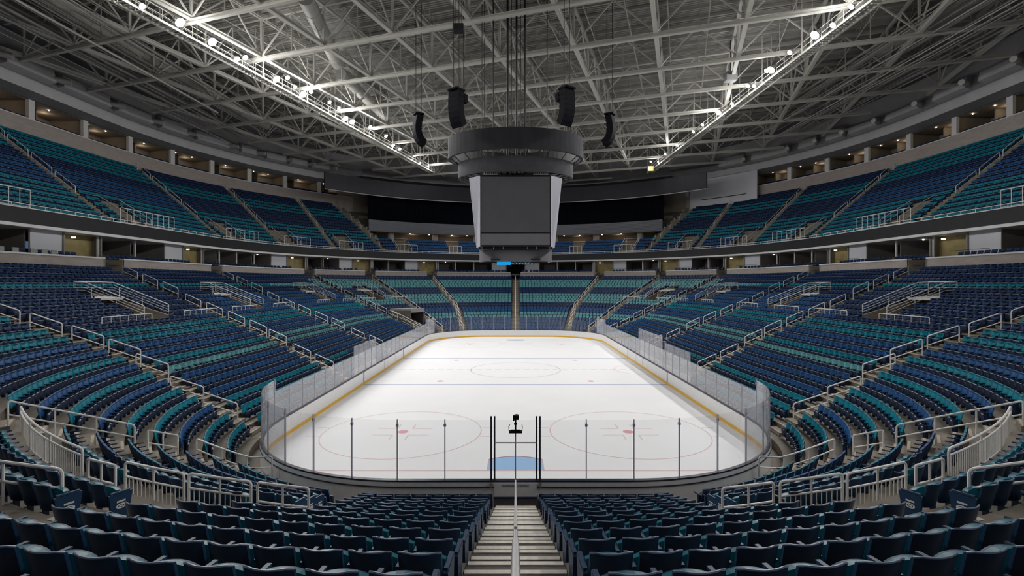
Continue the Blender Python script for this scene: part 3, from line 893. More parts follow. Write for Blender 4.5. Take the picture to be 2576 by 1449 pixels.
ME_CUSH = seat_pan(-.105, -.045, .655, M['seatteal'], 'seat_cushion', .02)
ME_UNDER = seat_pan(-.140, -.106, .64, M['seatnavy'], 'seat_underside', .03)
mb = MB(); mb.hexa([(-.025, -.33, .585), (.025, -.33, .585), (.022, .04, .60), (-.022, .04, .60), (-.027, -.34, .62), (.027, -.34, .62), (.024, .05, .635), (-.024, .05, .635)]); ME_ARM = mb.mesh('armrest', M['seatarm'])
mb = MB(); mb.box((0, -.06, .30), (.035, .10, .58)); mb.box((0, -.10, .01), (.05, .26, .02)); ME_STD = mb.mesh('standard', M['seatleg'])
mb = MB(); mb.hexa([(-.03, -.30, .06), (.03, -.30, .06), (.03, .02, .06), (-.03, .02, .06), (-.03, -.38, .585), (.03, -.38, .585), (.03, .08, .585), (-.03, .08, .585)]); ME_END = mb.mesh('end_panel', M['seatnavy'])
mb = MB(); mb.box((0, 0, 0), (.008, .17, .035)); 
for k in range(16):
    t0, t1 = 2*math.pi*k/16, 2*math.pi*(k+1)/16
    f = lambda t, s: (.0, s*.10*math.cos(t), -.10+s*.055*math.sin(t))
    mb.hexa([(-.004, *f(t0, 1)[1:]), (.004, *f(t0, 1)[1:]), (.004, *f(t1, 1)[1:]), (-.004, *f(t1, 1)[1:]),
             (-.004, *f(t0, .62)[1:]), (.004, *f(t0, .62)[1:]), (.004, *f(t1, .62)[1:]), (-.004, *f(t1, .62)[1:])])
mb.box((0, 0, -.10), (.008, .08, .03)); ME_EMB = mb.mesh('emblem', M['emblem'])

def block_words(g):
    c = cc(g)
    if c > (4.867 if row <= 6 else 4.789): return 'stair', 'centre stair'
    return 'aisle', 'corner aisle'
rows_seen = sorted({SEATS[i][6] for i in NEAR})
for i in sorted(NEAR):
    x, y, z, a, col, deck, row, g, j, n = SEATS[i]
    c = cc(g); s = side_word(g)
    if c > (4.867 if row <= 6 else 4.789):                                   # block beside the centre stair: count from the stair
        idx = (n-j) if g < 6 else j+1
        lab = 'navy folding seat %s of centre stair, %s row from rink, %s from stair' % (s, ORD[row+1], ORD[min(idx, 30)])
    else:
        idx = (n-j) if g < 6 else j+1
        lab = 'navy folding seat, near %s corner, %s row from rink, %s from near aisle' % (s, ORD[row+1], ORD[min(idx, 30)])
        if c < 4.433: lab = 'navy folding seat, %s edge, %s row from rink, %s from corner aisle' % (s, ORD[row+1], ORD[min(idx, 30)])
    t = empty('arena_seat', (x, y, z)); tag(t, lab, 'seat', 'folding seats at the near end')
    Mx = Matrix.Translation((x, y, z)) @ Matrix.Rotation(a, 4, 'Z')
    put('backrest', ME_BACK, t, Mx); put('top_rim', ME_RIM, t, Mx)
    put('seat_cushion', ME_CUSH, t, Mx); put('seat_underside', ME_UNDER, t, Mx)
    # +x local: armrest shared with the neighbour; end seats get an end panel with an emblem
    put('armrest', ME_ARM, t, Mx @ Matrix.Translation((.283, 0, 0))); put('standard', ME_STD, t, Mx @ Matrix.Translation((.283, 0, 0)))
    for e, lx in ((0, -.283), (n-1, .283)):
        if j == e:
            o = put('end_panel', ME_END, t, Mx @ Matrix.Translation((lx, 0, 0)))
            if lx < 0: put('armrest', ME_ARM, t, Mx @ Matrix.Translation((lx, 0, 0)))
            if c > 4.72 and abs(x) < 2: continue
            LOC[o] = Vector((0, 0, 0))
            em = bpy.data.objects.new('emblem', ME_EMB); C.objects.link(em); em.parent = o
            em.location = (.034 if lx > 0 else -.034, -.15, .42)

# ---- all the others, one object per deck
def boxv(x0, x1, y0, y1, z0, z1, ty=0., faces='tfbrl', bow=0.):
    v = [(x0, y0, z0), (x1, y0, z0), (x1, y1, z0), (x0, y1, z0), (x0, y0+ty, z1), (x1, y0+ty, z1), (x1, y1+ty, z1), (x0, y1+ty, z1)]
    F = {'t': (4, 5, 6, 7), 'f': (0, 1, 5, 4), 'b': (2, 3, 7, 6), 'r': (1, 2, 6, 5), 'l': (3, 0, 4, 7)}
    return v, [F[k] for k in faces]
def template(mid):
    V, Fc, K = [], [], []
    def add(vf, k):
        b = len(V); V.extend(vf[0]); Fc.extend([tuple(b+i for i in f) for f in vf[1]]); K.extend([k]*len(vf[0]))
    if mid:                                         # bowed back in four strips
        for s in range(4):
            u0, u1 = -1+.5*s, -.5+.5*s
            b0, b1 = .045*(1-u0*u0), .045*(1-u1*u1)
            x0, x1 = .268*u0, .268*u1
            v = [(x0, .0+b0, .38), (x1, .0+b1, .38), (x1, .04+b1, .38), (x0, .04+b0, .38), (x0, .12+b0, .86), (x1, .12+b1, .86), (x1, .155+b1, .855), (x0, .155+b0, .855)]
            f = [(4, 5, 6, 7), (0, 1, 5, 4), (2, 3, 7, 6)] + ([(3, 0, 4, 7)] if s == 0 else []) + ([(1, 2, 6, 5)] if s == 3 else [])
            add((v, [k for k in f if k != (2, 3, 7, 6)]), 0)
            add((v, [(2, 3, 7, 6), (4, 5, 6, 7)]), 1)
    else: add(boxv(-.265, .265, .0, .02, .38, .845, .12, 'f'), 0); add(boxv(-.265, .265, .0, .04, .38, .845, .12, 'brl'), 1)
    add(boxv(-.26, .26, .105, .165, .845, .868, 0, 'tf'), 4)  # lighter top edge, the lit lip painted in
    add(boxv(-.27, .27, -.15, -.08, .16, .50, -.03), 1)
    add(boxv(-.22, .22, -.195, -.160, .492, .512, 0, 'tf'), 3)  # pale strip on the pan top, a painted highlight dash
    add(boxv(.275, .312, -.33, .05, .585, .625), 2)
    add(boxv(.280, .310, -.12, .0, .0, .585, 0, 'fbrl'), 2)
    return np.array(V), Fc, np.array(K)
def seats_object(name, idx, label):
    VV, FF, CC = [], [], []; base = 0; rnd = random.Random(3)
    tm, tf = template(True), template(False)
    for i in idx:
        x, y, z, a, col, deck, row, g, j, n = SEATS[i]
        V, Fc, K = tm if (y-CAMY) < 42 and deck == 0 else tf
        ca, sa = math.cos(a), math.sin(a)
        W = np.empty_like(V)
        W[:, 0] = V[:, 0]*ca - V[:, 1]*sa + x; W[:, 1] = V[:, 0]*sa + V[:, 1]*ca + y; W[:, 2] = V[:, 2] + z
        k = rnd.uniform(.88, 1.12); base_c = np.array(col)*k
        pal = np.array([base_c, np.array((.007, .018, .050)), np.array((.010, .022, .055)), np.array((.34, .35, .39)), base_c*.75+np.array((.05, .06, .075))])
        VV.append(W); CC.append(pal[K]); FF.append(np.array([f for f in Fc]) + base); base += len(V)
    V = np.concatenate(VV); F = np.concatenate(FF); Cc = np.concatenate(CC)
    me = bpy.data.meshes.new(name)
    me.vertices.add(len(V)); me.vertices.foreach_set('co', V.astype(np.float32).ravel())
    me.loops.add(F.size); me.loops.foreach_set('vertex_index', F.astype(np.int32).ravel())
    me.polygons.add(len(F)); me.polygons.foreach_set('loop_start', np.arange(0, F.size, 4, dtype=np.int32))
    me.update(calc_edges=True)
    at = me.color_attributes.new('Col', 'FLOAT_COLOR', 'POINT')
    at.data.foreach_set('color', np.concatenate([Cc, np.ones((len(Cc), 1))], 1).astype(np.float32).ravel())
    me.materials.append(M['seatcol'])
    o = bpy.data.objects.new(name, me); C.objects.link(o)
    return tag(o, label, 'seats', kind='stuff')
rest = [i for i in range(len(SEATS)) if i not in NEAR]
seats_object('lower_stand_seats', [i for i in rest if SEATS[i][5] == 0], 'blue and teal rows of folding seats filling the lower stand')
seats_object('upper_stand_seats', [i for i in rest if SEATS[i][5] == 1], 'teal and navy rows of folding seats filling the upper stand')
# suite chairs along both parapets
SEATS2 = []
def suite_row(o, z, g0, g1, pitch, skip=None):
    A = Arc(o, 2400); s, e = A.S(g0), A.S(g1)
    while s < e:
        g = A.G(s); x, y, nx, ny = path(o, g)
        if VIS(Vector((x, y, 0)), 1.15) and not (skip and skip(g)): SEATS2.append((x, y, z, math.atan2(ny, nx)-math.pi/2, NAVY, 2, 0, g, 0, 1))
        s += pitch*random.choice((1, 1, 1, 1.0, 1.6))
def nearaisle(g):
    x = P(28, g, 0)
    return any((x-P(28, q, 0)).length < 1.6 for q in la)
for (ga, gb) in ((0, 4.2), (7.8, 12)):
    suite_row(27.6, 10.32, ga, gb, .62, nearaisle); suite_row(28.9, 10.75, ga, gb, .66, nearaisle)
for ga, gb in URNG: suite_row(OW+.85, 27.8, ga, gb, .60); suite_row(OW+1.7, 28.0, ga, gb, .62)
n0 = len(SEATS); SEATS.extend(SEATS2)
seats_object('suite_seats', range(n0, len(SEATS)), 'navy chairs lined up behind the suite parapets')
# ================================================================== VOMITORIES AND THEIR RAILS
def rail_obj(name, pts, r, parent, bend=.1): mb = MB(); mb.tube(railpts(pts, bend), r, 7); return mb.build(name, M['rail'], parent, True)
def vom_words(c, s):
    return {1.60: 'in the far %s corner', 1.845: 'at the far end of the %s stand', 2.715: 'beyond centre ice in the %s stand', 3.57: 'nearest the camera in the %s stand'}[c] % s
for a, b, r0, r1, sd, gc in VE:
    s = 'right' if sd > 0 else 'left'
    o0, o1 = oL(r0)-.80, oL(r1)+.27; zf = zL(r0)-1.05
    t = empty('vomitory', P(o0, (a+b)/2, zf)); tag(t, 'concrete stairwell opening with white rails ' + vom_words(gc, s), 'stairwell')
    mb = MB(); loft(mb, [(o0-.02, zf), (o1, zf), (o1, zf-.1), (o0-.02, zf-.1)], [a, b]); mb.build('landing', M['stepc'], t)
    for k, g in enumerate((a, b)):
        mb = MB(); radial(mb, g, o0+.9, o1, zf-.1, zL(r0)+.55, .2, z1b=zL(r1)+.35); mb.build('cheek_wall', M['stepc'], t)
        pts = [P(o0+1.0, g, zL(r0)-.3), P(o0+1.0, g, zL(r0)+1.45), P(o1-.9, g, zL(r1)+1.3), P(o1, g, zL(r1)+1.35)]
        rail_obj('top_rail', pts, .035, t)
        for q in (.22, .42, .62):
            rail_obj('lower_rail', [P(o0+1.0, g, zL(r0)+1.45-q), P(o1-.9, g, zL(r1)+1.3-q), P(o1, g, zL(r1)+1.35-q)], .016, t)
        for f in (.4, .75, 1.0):
            oo = o0+1+(o1-o0-1)*f; zz = zL(r0)+(zL(r1)-zL(r0))*f
            rail_obj('post', [P(oo, g, zz+.3), P(oo, g, zz+1.38)], .024, t)
    rail_obj('back_rail', [P(o1, a, zL(r1)+1.35), P(o1, b, zL(r1)+1.35)], .035, t)
    rail_obj('back_rail', [P(o1, a, zL(r1)+.9), P(o1, b, zL(r1)+.9)], .018, t)
    mb = MB(); loft(mb, [(o1-1.7, zL(r1)+.05), (o1, zL(r1)+.2), (o1, zL(r1)+.1), (o1-1.7, zL(r1)-.1)], [a, b]); mb.build('tunnel_roof', M['wallcap'], t)
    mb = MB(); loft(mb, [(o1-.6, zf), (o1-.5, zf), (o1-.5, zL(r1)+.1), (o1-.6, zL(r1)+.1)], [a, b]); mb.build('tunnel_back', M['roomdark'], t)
    for k in range(5):
        z = zf+k*.2; oo = o0+1.2+k*.45
        mb = MB(); loft(mb, [(oo, z), (oo+.46, z), (oo+.46, z+.2), (oo, z+.2)], [a, b]); mb.build('step', M['stepc'], t)
    # guard rails with low glass beside the mouth
    Am = Arc(oL(r0)-.75, 2400)
    for k, (gA, d) in enumerate(((a, -1), (b, 1))):
        s0 = Am.S(gA); L = 4.6 if gc > 2 else 3.4
        q = [Am.G(s0+d*(.5+L*i/6)) for i in range(7)]
        zz = zL(r0-1)
        g_ = empty('guard_rail', P(oL(r0)-.75, q[3], zz)); side2 = 'nearer' if (d > 0) == (sd > 0) else 'farther'
        tag(g_, 'white guard rail, %s side of stairwell %s' % (side2, vom_words(gc, s)), 'railing', 'guard rails beside the stairwells')
        rail_obj('top_rail', [P(oL(r0)-.75, q[0], zz)] + [P(oL(r0)-.75, x, zz+1.28) for x in q] + [P(oL(r0)-.75, q[-1], zz)], .033, g_)
        for x in q[1:-1]: rail_obj('post', [P(oL(r0)-.75, x, zz), P(oL(r0)-.75, x, zz+1.28)], .022, g_)
        for x0, x1 in zip(q[:-1], q[1:]):
            mb = MB(); ring_wall(mb, oL(r0)-.756, oL(r0)-.744, zz+.30, zz+1.15, sorted((x0, x1))); mb.build('glass_pane', M['glass'], g_)

# upper stand: fence on the balcony edge, stair recess with sloping rails behind
for gc, hl in UVOMS:
    for g in (gc, 12-gc):
        if not VIS(P(30, g, 0), 1.2): continue
        s = side_word(g)
        which = {1.20: 'nearest the scoreboard at the far end', 1.36: 'second out from the far centre', 1.539: 'third out from the far centre', 1.709: 'fourth out from the far centre',
                 1.882: 'fifth out from the far centre', 2.585: 'on the straight side', 3.60: 'closest to the camera'}[gc]
        A = Arc(29.3, 3000); s0 = A.S(g)
        n = max(3, round(2*hl/.95)); q = [A.G(s0-hl+2*hl*i/n) for i in range(n+1)]
        t = empty('balcony_fence', P(29.3, g, 15.1)); tag(t, 'white balcony fence, %s upper stand, %s' % (s, which), 'fence', 'balcony fences')
        rail_obj('frame', [P(29.3, q[0], 15.1)] + [P(29.3, x, 16.75) for x in q] + [P(29.3, q[-1], 15.1)], .04, t)
        rail_obj('bottom_rail', [P(29.3, x, 15.25) for x in q], .03, t)
        for x in q[1:-1]: rail_obj('post', [P(29.3, x, 15.1), P(29.3, x, 16.75)], .03, t)
        if gc < 1.3: continue
        a, b = A32.G(A32.S(g)-1.5), A32.G(A32.S(g)+1.5)
        v = empty('upper_stairwell', P(30, g, 15)); tag(v, 'brown stair recess with sloping white rails, %s upper stand, %s' % (s, which), 'stairwell', 'upper stairwells')
        for k in range(8):
            mb = MB(); oo = 29.9+k*.5; z = 14.3; h = .45+k*.29
            loft(mb, [(oo, z), (oo+.5, z), (oo+.5, z+h), (oo, z+h)], [a, b]); mb.build('step', M['stepc'], v)
        mb = MB(); loft(mb, [(33.9, 17.1), (35.2, 17.1), (35.2, 17.25), (33.9, 17.25)], [a, b]); mb.build('landing', M['nosedull'], v)
        for gg in (a, b):
            rail_obj('sloping_rail', [P(30.2, gg, 14.8), P(30.2, gg, 16.2), P(33.9, gg, 18.5), P(35.1, gg, 18.5), P(35.1, gg, 17.2)], .035, v)
            rail_obj('lower_rail', [P(30.2, gg, 15.6), P(33.9, gg, 17.9), P(35.1, gg, 17.9)], .02, v)
            mb = MB(); radial(mb, gg, 30.0, 34.6, 14.3, 15.4, .12, z1b=17.7); mb.build('cheek_wall', M['concrete'], v)
        rail_obj('back_rail', [P(35.1, a, 18.5), P(35.1, b, 18.5)], .035, v); rail_obj('back_rail', [P(35.1, a, 17.9), P(35.1, b, 17.9)], .02, v)

# near corners: rails along the two radial aisles and the baluster fences by the walkway
for sd in (1, -1):
    s = 'right' if sd > 0 else 'left'
    G = lambda c: c if sd > 0 else 12-c
    zo = lambda o: .39 + RISE*max(0, (o-.75)/PITCH - .5)
    def corner_rail(c, oa, ob, h, mid, label, name='corner_rail', bal=False, c2=None, lift=0.):
        g = G(c); ga, gb = g, G(c2) if c2 else g
        N = 7; pts = []
        for i in range(N+1):
            f = i/N; oo = oa+(ob-oa)*f; pts.append(P(oo, ga+(gb-ga)*f, zo(oo)+lift*max(0, oo-3.)))
        t = empty(name, pts[0]); tag(t, label, 'railing', 'near corner railings')
        up = Vector((0, 0, h))
        dn = Vector((0, 0, .6 if lift else 0)); rail_obj('top_rail', [pts[0]-dn] + [p+up for p in pts] + [pts[-1]-dn], .034, t, .12)
        rail_obj('mid_rail', [p+up*mid for p in pts], .028, t)
        if bal:
            rail_obj('bottom_rail', [p+up*.10 for p in pts], .022, t)
            L = sum((pts[i+1]-pts[i]).length for i in range(N)); nb = int(L/.13)
            for i in range(1, nb):
                f = i/nb*N; k = min(int(f), N-1); p = pts[k].lerp(pts[k+1], f-k)
                mb = MB(); mb.tube([p+up*.10, p+up*mid], .013, 5); mb.build('baluster', M['rail'], t, True)
        for f in ((.5,) if (pts[-1]-pts[0]).length < 3.2 else (.33, .66)):
            k = f*N; i = int(k); p = pts[i].lerp(pts[i+1], k-i)
            rail_obj('post', [p-dn, p+up], .03, t)
    T = lambda deg: 5 - deg/90.
    corner_rail(T(40.4), .45, 3.2, 1.0, .55, 'white two-bar rail from the boards into the near %s corner' % s, c2=T(52.4))
    corner_rail(T(51.6), 4.0, 5.2, 1.0, .5, 'short white rail between curved rows in the near %s corner' % s, c2=T(50.6))
    corner_rail(T(51.2), 5.7, 9.9, 1.05, .55, 'long white rail at the top of the near %s corner aisle' % s, c2=T(49.6))
    corner_rail(T(49.0), 9.5, 8.6, 1.0, .80, 'curved white baluster fence along the walkway in the near %s corner' % s, 'baluster_fence', True, T(32.5))
    corner_rail(T(11.8), 6.75, 6.8, 1.0, .5, 'white two-bar rail nearest the centre, before the near %s rows' % s, c2=T(16.6))
    corner_rail(T(17.0), 6.95, 7.6, 1.0, .62, 'white baluster rail next to the two-bar rail, near %s rows' % s, 'baluster_fence', True, T(22.0))
    corner_rail(T(21.8), 7.85, 8.3, 1.0, .62, 'outer white baluster rail before the near %s rows' % s, 'baluster_fence', True, T(27.2))
    corner_rail(T(25.8), 8.9, 9.1, .95, .5, 'short white hoop rail beside the outer balusters, near %s' % s, c2=T(28.4))
    corner_rail(T(22.0), 11.0, 12.6, 1.0, .62, 'thick white two-bar rail at the %s edge of the foreground seats' % s, c2=T(28.5))

# dark service tunnel in the far left corner
gA, gB = 12-1.69, 12-1.575
t = empty('service_tunnel', P(6, 12-1.63, 1)); tag(t, 'dark service tunnel mouth in the far left corner behind the glass', 'tunnel')
mb = MB(); loft(mb, [(5.2, 4.1), (9.4, 4.1), (9.4, 4.7), (5.2, 4.7)], [gA, gB]); mb.build('roof_slab', M['greydark'], t)
mb = MB(); loft(mb, [(8.6, .4), (8.8, .4), (8.8, 4.1), (8.6, 4.1)], [gA, gB]); mb.build('back', M['curtain'], t)
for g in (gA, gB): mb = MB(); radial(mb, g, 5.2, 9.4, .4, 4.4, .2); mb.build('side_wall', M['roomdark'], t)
rail_obj('hand_rail', [P(1.2, 12-1.71, .6), P(1.2, 12-1.71, 1.7), P(8.4, 12-1.71, 4.4), P(8.4, 12-1.71, 3.3)], .04, t)
rail_obj('hand_rail', [P(1.2, 12-1.71, 1.2), P(8.4, 12-1.71, 3.9)], .03, t)
# ================================================================== ROOF
RZ, TZ, DZ = 34.0, 38.4, 39.3
PHI = R(18.5)
dA = Vector((math.sin(PHI), math.cos(PHI), 0)); dB = Vector((math.cos(PHI), -math.sin(PHI), 0))
ORG = Vector((-12.5, .6, 0)); SP = 8.45
def inside(p, o=43.5):
    x, y = abs(p.x), abs(p.y)
    Rr = 12.95+o
    if y <= 18.05: return x <= Rr
    return x*x + (y-18.05)**2 <= Rr*Rr
ceil = empty('ceiling', (0, 0, DZ)); tag(ceil, 'corrugated metal roof deck', kind='structure')
mb = MB()
prof = [(0, 0), (.16, 0), (.20, .13), (.34, .13)]; per = .38; W2, L2 = 78.0, 92.0
k = int(2*L2/per); line = []
for i in range(k):
    for a, z in prof: line.append((-L2+i*per+a, z))
pts = []
for u, z in line:
    c = dA*u; pts.append((c-dB*W2, c+dB*W2, z))
for (a0, a1, z0), (b0, b1, z1) in zip(pts[:-1], pts[1:]):
    mb.poly([(a0.x, a0.y, DZ+z0), (a1.x, a1.y, DZ+z0), (b1.x, b1.y, DZ+z1), (b0.x, b0.y, DZ+z1)])
mb.build('roof_deck', M['deck'], ceil)
BOX = MB(); BOX.box((0, 0, 0), (1, 1, 1)); 
UM = {k: BOX.mesh('member', M[k]) for k in ('truss', 'trussd')}
def member(name, a, b, wd, ht, parent, k='truss'):
    a, b = Vector(a), Vector(b); d = b-a; L = d.length; d.normalize()
    up = Vector((0, 0, 1)) if abs(d.z) < .95 else dA
    x = d.cross(up).normalized(); zz = x.cross(d)
    Mx = Matrix((( x.x*wd, d.x*L, zz.x*ht, (a.x+b.x)/2), (x.y*wd, d.y*L, zz.y*ht, (a.y+b.y)/2), (x.z*wd, d.z*L, zz.z*ht, (a.z+b.z)/2), (0, 0, 0, 1)))
    return put(name, UM[k], parent, Mx)
def in_view(p): 
    d = p.y-CAMY
    return d > -6 and abs(p.x) < 1.25*max(d, 4)+9
def N(i, j): return ORG + dB*(SP*i) + dA*(SP*j)
IJ = range(-12, 13)
NAMED = 0
def truss(line, axis, idx):
    global NAMED
    pts = [p for p in line if inside(p) and in_view(p)]
    if len(pts) < 2: return
    t = empty('roof_truss', (pts[0].x, pts[0].y, RZ)); NAMED += 1
    tag(t, 'cream steel roof truss %s, %s of its set' % (axis, ORD[idx]), kind='structure')
    v = lambda p, z: (p.x, p.y, z)
    d = (pts[1]-pts[0]).normalized()
    A = axis.startswith('running away')
    e0, e1 = pts[0]-d*3.5, pts[-1]+d*3.5
    wd = .42 if A else .36
    dz = 0 if A else .34
    member('bottom_chord', v(e0, RZ-dz), v(e1, RZ-dz), wd, .10, t); member('chord_web', v(e0, RZ-dz+.17), v(e1, RZ-dz+.17), .10, .26, t); member('chord_flange', v(e0, RZ-dz+.34), v(e1, RZ-dz+.34), wd*.9, .08, t)
    member('top_chord', v(e0, TZ), v(e1, TZ), .30, .32, t, 'trussd')
    for i, p in enumerate(pts):
        if A: member('vertical', v(p, RZ), v(p, TZ), .22, .22, t)
        if i < len(pts)-1:
            q = pts[i+1]; m = (p+q)/2
            if A:
                member('brace', v(p, RZ+.15), v(m, TZ), .13, .16, t); member('brace', v(m, TZ), v(q, RZ+.15), .13, .16, t)
            else:
                member('brace', v(p, RZ+.15), v(m, TZ-.2), .12, .15, t); member('brace', v(m, TZ-.2), v(q, RZ+.15), .12, .15, t)
                member('hanger', v(m, RZ-.1), v(m, TZ), .09, .09, t, 'trussd')
for n, i in enumerate(IJ): truss([N(i, j) for j in IJ], 'running away from the camera', n+1)
for n, j in enumerate(IJ): truss([N(i, j) for i in IJ], 'crossing the hall', n+1)
# purlins and bar joists under the deck
pl = 0
for u in np.arange(-88, 88, 2.11):
    c = dA*u + Vector((0, 0, 0)); a, b = c-dB*70, c+dB*70
    pa = [c+dB*s for s in np.arange(-70, 70.1, 2)]; pa = [p for p in pa if inside(p, 46) and in_view(p)]
    if len(pa) < 2: continue
    a, b = pa[0], pa[-1]
    member('purlin', (a.x, a.y, DZ-.18), (b.x, b.y, DZ-.18), .10, .34, ceil, 'trussd')
for u in np.arange(-70, 70, 4.22):                # light bar joists with zigzag webs
    c = dB*u; pa = [c+dA*s for s in np.arange(-90, 90.1, 2.11)]; pa = [p for p in pa if inside(p, 43) and in_view(p)]
    if len(pa) < 2: continue
    mb = MB()
    for p, q in zip(pa[:-1], pa[1:]):
        m = (p+q)/2
        mb.tube([(p.x, p.y, DZ-.35), (m.x, m.y, DZ-1.55), (q.x, q.y, DZ-.35)], .035, 3, caps=False)
    a, b = pa[0], pa[-1]
    mb.tube([(a.x, a.y, DZ-1.55), (b.x, b.y, DZ-1.55)], .06, 4)
    mb.build('bar_joist', M['trussd'], ceil)
# conduits hung under the trusses along the sides
rnd = random.Random(11)
for sx in (-1, 1):
    cb = empty('conduit_bundle', (sx*48, 0, 35)); tag(cb, 'bundle of pipes and conduits under the roof along the %s side' % ('right' if sx > 0 else 'left'), 'pipes')
    for k in range(34):
        x = sx*(39+rnd.random()*12); z = 33.4+rnd.random()*3.0; ya, yb = -34+rnd.random()*20, 20+rnd.random()*26
        pts = [(x, ya, z), (x, ya+(yb-ya)*.5, z+rnd.uniform(-.1, .1)), (x-sx*rnd.random()*1.2, yb, z)]
        mb = MB(); mb.tube(pts, rnd.choice((.05, .07, .09, .13)), 6); mb.build('conduit', M['duct'], cb, True)
# round ducts
def duct(name, pts, r, label):
    t = empty(name, pts[0]); tag(t, label, 'duct')
    pp = railpts(pts, 2.5, 6)
    mb = MB(); mb.tube(pp, r, 20); mb.build('duct_tube', M['duct'], t, True)
    L = [Vector(p) for p in pts]
    for a, b in zip(L[:-1], L[1:]):
        n = int((b-a).length/2.4)
        for i in range(1, n):
            p = a.lerp(b, i/n); d = (b-a).normalized()
            mb = MB(); mb.tube([p-d*.04, p+d*.04], r+.03, 20); mb.build('duct_collar', M['trussd'], t, True)
duct('air_duct', [(-46, -14, 36.6), (-45.5, 20, 36.6), (-44, 38, 36.6)], .85, 'long grey round air duct under the roof on the left side')
duct('air_duct', [(-20.5, -1.5, 36.5), (-22.5, 13, 36.5)], .8, 'short fat grey duct under the roof left of the centre')
duct('air_duct', [(-23.5, 17, 36.8), (-22.0, 34, 36.8)], .75, 'second grey duct beyond the short fat one, left of the scoreboard')
duct('air_duct', [(-12, -4.5, 36.6), (9, -11.5, 36.6), (22, -15.8, 36.6)], .75, 'grey round duct crossing high above the scoreboard')
duct('air_duct', [(46.5, -13, 36.4), (43.5, 9.5, 36.4)], .85, 'grey round air duct under the roof on the right side')
# lumpy boxes and ducts above the light band
for sx in (-1, 1):
    s = 'right' if sx > 0 else 'left'; k = 0
    Aw = Arc(OW-1.6, 3000)
    ga, gb = (1.55, 4.6) if sx > 0 else (7.4, 10.45)
    d = Aw.S(ga)
    while d < Aw.S(gb):
        g = Aw.G(d); L = rnd.uniform(3, 7.5); g2 = Aw.G(d+L)
        if VIS(P(44, g, 0), 1.2):
            k += 1
            t = empty('plenum_duct', P(OW-1.4, g, 33)); tag(t, 'grey duct box above the pale band, %s side, %s from the %s' % (s, ORD[min(k, 30)], 'far end' if sx > 0 else 'camera'), 'duct', 'duct boxes under the roof edge')
            h = rnd.uniform(.9, 1.7); q = grange(g, g2)
            mb = MB(); loft(mb, [(OW-1.9, 33.0), (OW-.9, 32.7), (OW-.9, 33.2+h), (OW-1.6, 33.0+h)], q); mb.build('duct_body', M['grey'], t)
            pm = P(OW-1.8, q[-1], 32.9); mb = MB(); mb.tube([P(OW-1.5, q[-1], 33.5), P(OW-3.0, Aw.G(d+L+.8), 33.3)], .35, 12); mb.build('duct_branch', M['duct'], t, True)
        d += L + rnd.uniform(.6, 2.5)

# ================================================================== CATWALKS WITH THE RINK LIGHTS
def catwalk(a, b, label):
    a, b = Vector(a), Vector(b); d = (b-a).normalized(); sd = Vector((d.y, -d.x, 0)); L = (b-a).length
    t = empty('catwalk', a); tag(t, label, 'catwalk')
    mb = MB()
    for s in (-.55, .55): mb.box(((a+b)/2+sd*s), (.09, L, .22), M=Matrix.Rotation(math.atan2(d.y, d.x)-math.pi/2, 3, 'Z'))
    mb.build('edge_beams', M['truss'], t)
    mb = MB(); n = int(L/.5)
    for i in range(n): mb.box(a+d*(i*.5)+Vector((0, 0, .05)), (1.05, .22, .04), M=Matrix.Rotation(math.atan2(d.y, d.x)-math.pi/2, 3, 'Z'))
    o = mb.build('grating', M['trussd'], t); o['kind'] = 'stuff'
    for s in (-.58, .58):
        for h in (.55, 1.1):
            mb = MB(); mb.tube([a+sd*s+Vector((0, 0, h)), b+sd*s+Vector((0, 0, h))], .035, 5); mb.build('guard_bar', M['truss'], t)
    mb = MB(); n = int(L/1.6)
    for i in range(n+1):
        for s in (-.58, .58):
            p = a+d*(i*L/n)+sd*s; mb.tube([p, p+Vector((0, 0, 1.1))], .03, 4)
    o = mb.build('guard_posts', M['truss'], t); o['kind'] = 'stuff'
    for i in range(0, n+1, 5):
        p = a+d*(i*L/n)
        for s in (-.55, .55):
            mb = MB(); mb.tube([p+sd*s, p+sd*s+Vector((0, 0, TZ-a.z))], .045, 5); mb.build('hanger', M['truss'], t)
    return d
CW = {'left': ((-46.5, -62, 32.6), (-18.08, 58, 32.6)), 'right': ((32.0, -62, 32.6), (29.05, 58, 32.6))}
for s, (a, b) in CW.items(): catwalk(a, b, 'pale steel lighting catwalk on the %s side of the roof' % s)
mb = MB(); n = 12                                  # a lamp: bell housing with a domed lens, axis +z is the beam
prof = [(.10, -.42), (.17, -.36), (.20, -.20), (.33, .02), (.35, .06)]
for (r0, z0), (r1, z1) in zip(prof[:-1], prof[1:]):
    for k in range(n):
        t0, t1 = 2*math.pi*k/n, 2*math.pi*(k+1)/n
        mb.poly([(r0*math.cos(t0), r0*math.sin(t0), z0), (r0*math.cos(t1), r0*math.sin(t1), z0), (r1*math.cos(t1), r1*math.sin(t1), z1), (r1*math.cos(t0), r1*math.sin(t0), z1)])
mb.poly([(.10*math.cos(2*math.pi*k/n), .10*math.sin(2*math.pi*k/n), -.42) for k in range(n)][::-1]); ME_HOUS = mb.mesh('housing', M['boxgrey'], True)
mb = MB(); dome = [(.33, .03), (.30, .12), (.21, .20), (.09, .24)]
for (r0, z0), (r1, z1) in zip(dome[:-1], dome[1:]):
    for k in range(n):
        t0, t1 = 2*math.pi*k/n, 2*math.pi*(k+1)/n
        mb.poly([(r0*math.cos(t0), r0*math.sin(t0), z0), (r0*math.cos(t1), r0*math.sin(t1), z0), (r1*math.cos(t1), r1*math.sin(t1), z1), (r1*math.cos(t0), r1*math.sin(t0), z1)])
mb.poly([(.09*math.cos(2*math.pi*k/n), .09*math.sin(2*math.pi*k/n), .24) for k in range(n)]); ME_LENS = mb.mesh('lens', M['lamp'], True)
